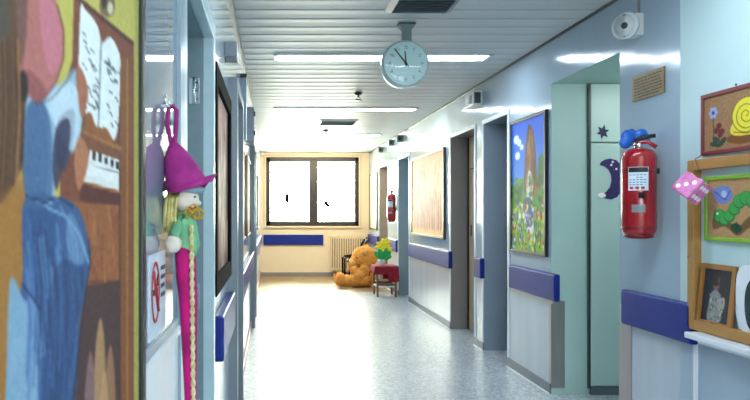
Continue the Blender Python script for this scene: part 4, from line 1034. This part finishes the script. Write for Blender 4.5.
# flower pot
fx, fy, fz = 2.0, 12.68, tz+.011
e = empty('potted_flower', (fx, fy, fz), 'white pot with big yellow and green foam flowers on the crimson cloth', 'flower')
B('white').lathe((fx, fy, fz), [(.04, 0), (.045, .004), (.058, .09), (.062, .1), (.052, .1), (.05, .085)], n=24).build('pot', e)
b = B('green')
for dx, dy in ((0, 0), (.03, .01), (-.03, 0)): b.tube([(fx+dx*.3, fy, fz+.08), (fx+dx, fy+dy, fz+.3)], .006, 6)
b.build('stem', e)
for ang, L, w, t in ((-.75, .19, .045, 0), (.75, .19, .045, 0), (-.3, .2, .05, 1), (.35, .22, .05, 1), (1.15, .16, .035, 0)):
    c = Vector((fx+math.sin(ang)*L*.62, fy-.01*t-.03, fz+.1+math.cos(ang)*L*.55)); B('green').ell(c, (w, .012, L*.5), Matrix.Rotation(ang, 3, 'Y'), sub=3).build('leaf', e)
for hx0, hz0 in ((-.035, .34), (.055, .40), (.01, .26), (.085, .28)):
    b = B('yellow'); c = Vector((fx+hx0, fy-.02, fz+hz0))
    for i in range(6):
        a = i*PI/3+.3; b.ell(c+Vector((math.sin(a)*.055, 0, math.cos(a)*.055)), (.034, .014, .055), Matrix.Rotation(a, 3, 'Y'), sub=2)
    b.ell(c+Vector((0, -.01, 0)), .022, sub=2); b.build('blossom', e)

# ================================================================== LIGHT + CAMERA
w = bpy.data.worlds.new('w'); SC.world = w; w.use_nodes = True
bg = w.node_tree.nodes['Background']; bg.inputs[0].default_value = (1, .88, .70, 1); bg.inputs[1].default_value = 46
pl = bpy.data.lights.new('window_portal', 'AREA'); pl.shape = 'RECTANGLE'; pl.size = WX1-WX0; pl.size_y = WZ1-WZ0
pl.cycles.is_portal = True
po = bpy.data.objects.new('window_portal', pl); COL.objects.link(po); po.location = ((WX0+WX1)/2, YB+.3, (WZ0+WZ1)/2); po.rotation_euler = (-PI/2, 0, 0)

nl = bpy.data.lights.new('lobby_lamp', 'AREA'); nl.shape = 'RECTANGLE'; nl.size = 2.2; nl.size_y = 1.6; nl.energy = 75; nl.color = (.94, .98, 1)  # added fill light behind the camera, brightens the near corridor
no = bpy.data.objects.new('lobby_lamp', nl); COL.objects.link(no); no.location = (1.0, -3.1, 1.7); no.rotation_euler = (PI/2, 0, 0)
wl = bpy.data.lights.new('warm_ceiling_lamp', 'AREA'); wl.shape = 'RECTANGLE'; wl.size = 1.8; wl.size_y = .3; wl.energy = 60; wl.color = (1, .84, .6)  # added warm fill imitating sun bounce at the window end, not a fixture
wo = bpy.data.objects.new('warm_ceiling_lamp', wl); COL.objects.link(wo); wo.location = (1.0, 14.6, 2.9); wo.rotation_euler = (math.radians(50), 0, 0)
al = bpy.data.lights.new('alcove_lamp', 'AREA'); al.size = .6; al.energy = 9; al.color = (.96, 1, .97)  # added fill that lifts the dark alcove by the near door
ao = bpy.data.objects.new('alcove_lamp', al); COL.objects.link(ao); ao.location = (3.15, 5.1, 2.55); ao.rotation_euler = (math.radians(25), 0, 0)
cam = bpy.data.cameras.new('camera'); co = bpy.data.objects.new('camera', cam); COL.objects.link(co)
co.location = (0, 0, 1.5); co.rotation_euler = (PI/2, 0, 0)
cam.sensor_width = 36; cam.lens = 36*700/750; cam.shift_x = 103/750; cam.shift_y = 13/750; cam.clip_start = .02
cam.dof.use_dof = True; cam.dof.focus_distance = 6; cam.dof.aperture_fstop = 9
SC.camera = co
SC.view_settings.view_transform = 'Standard'; SC.view_settings.look = 'None'; SC.view_settings.exposure = .5
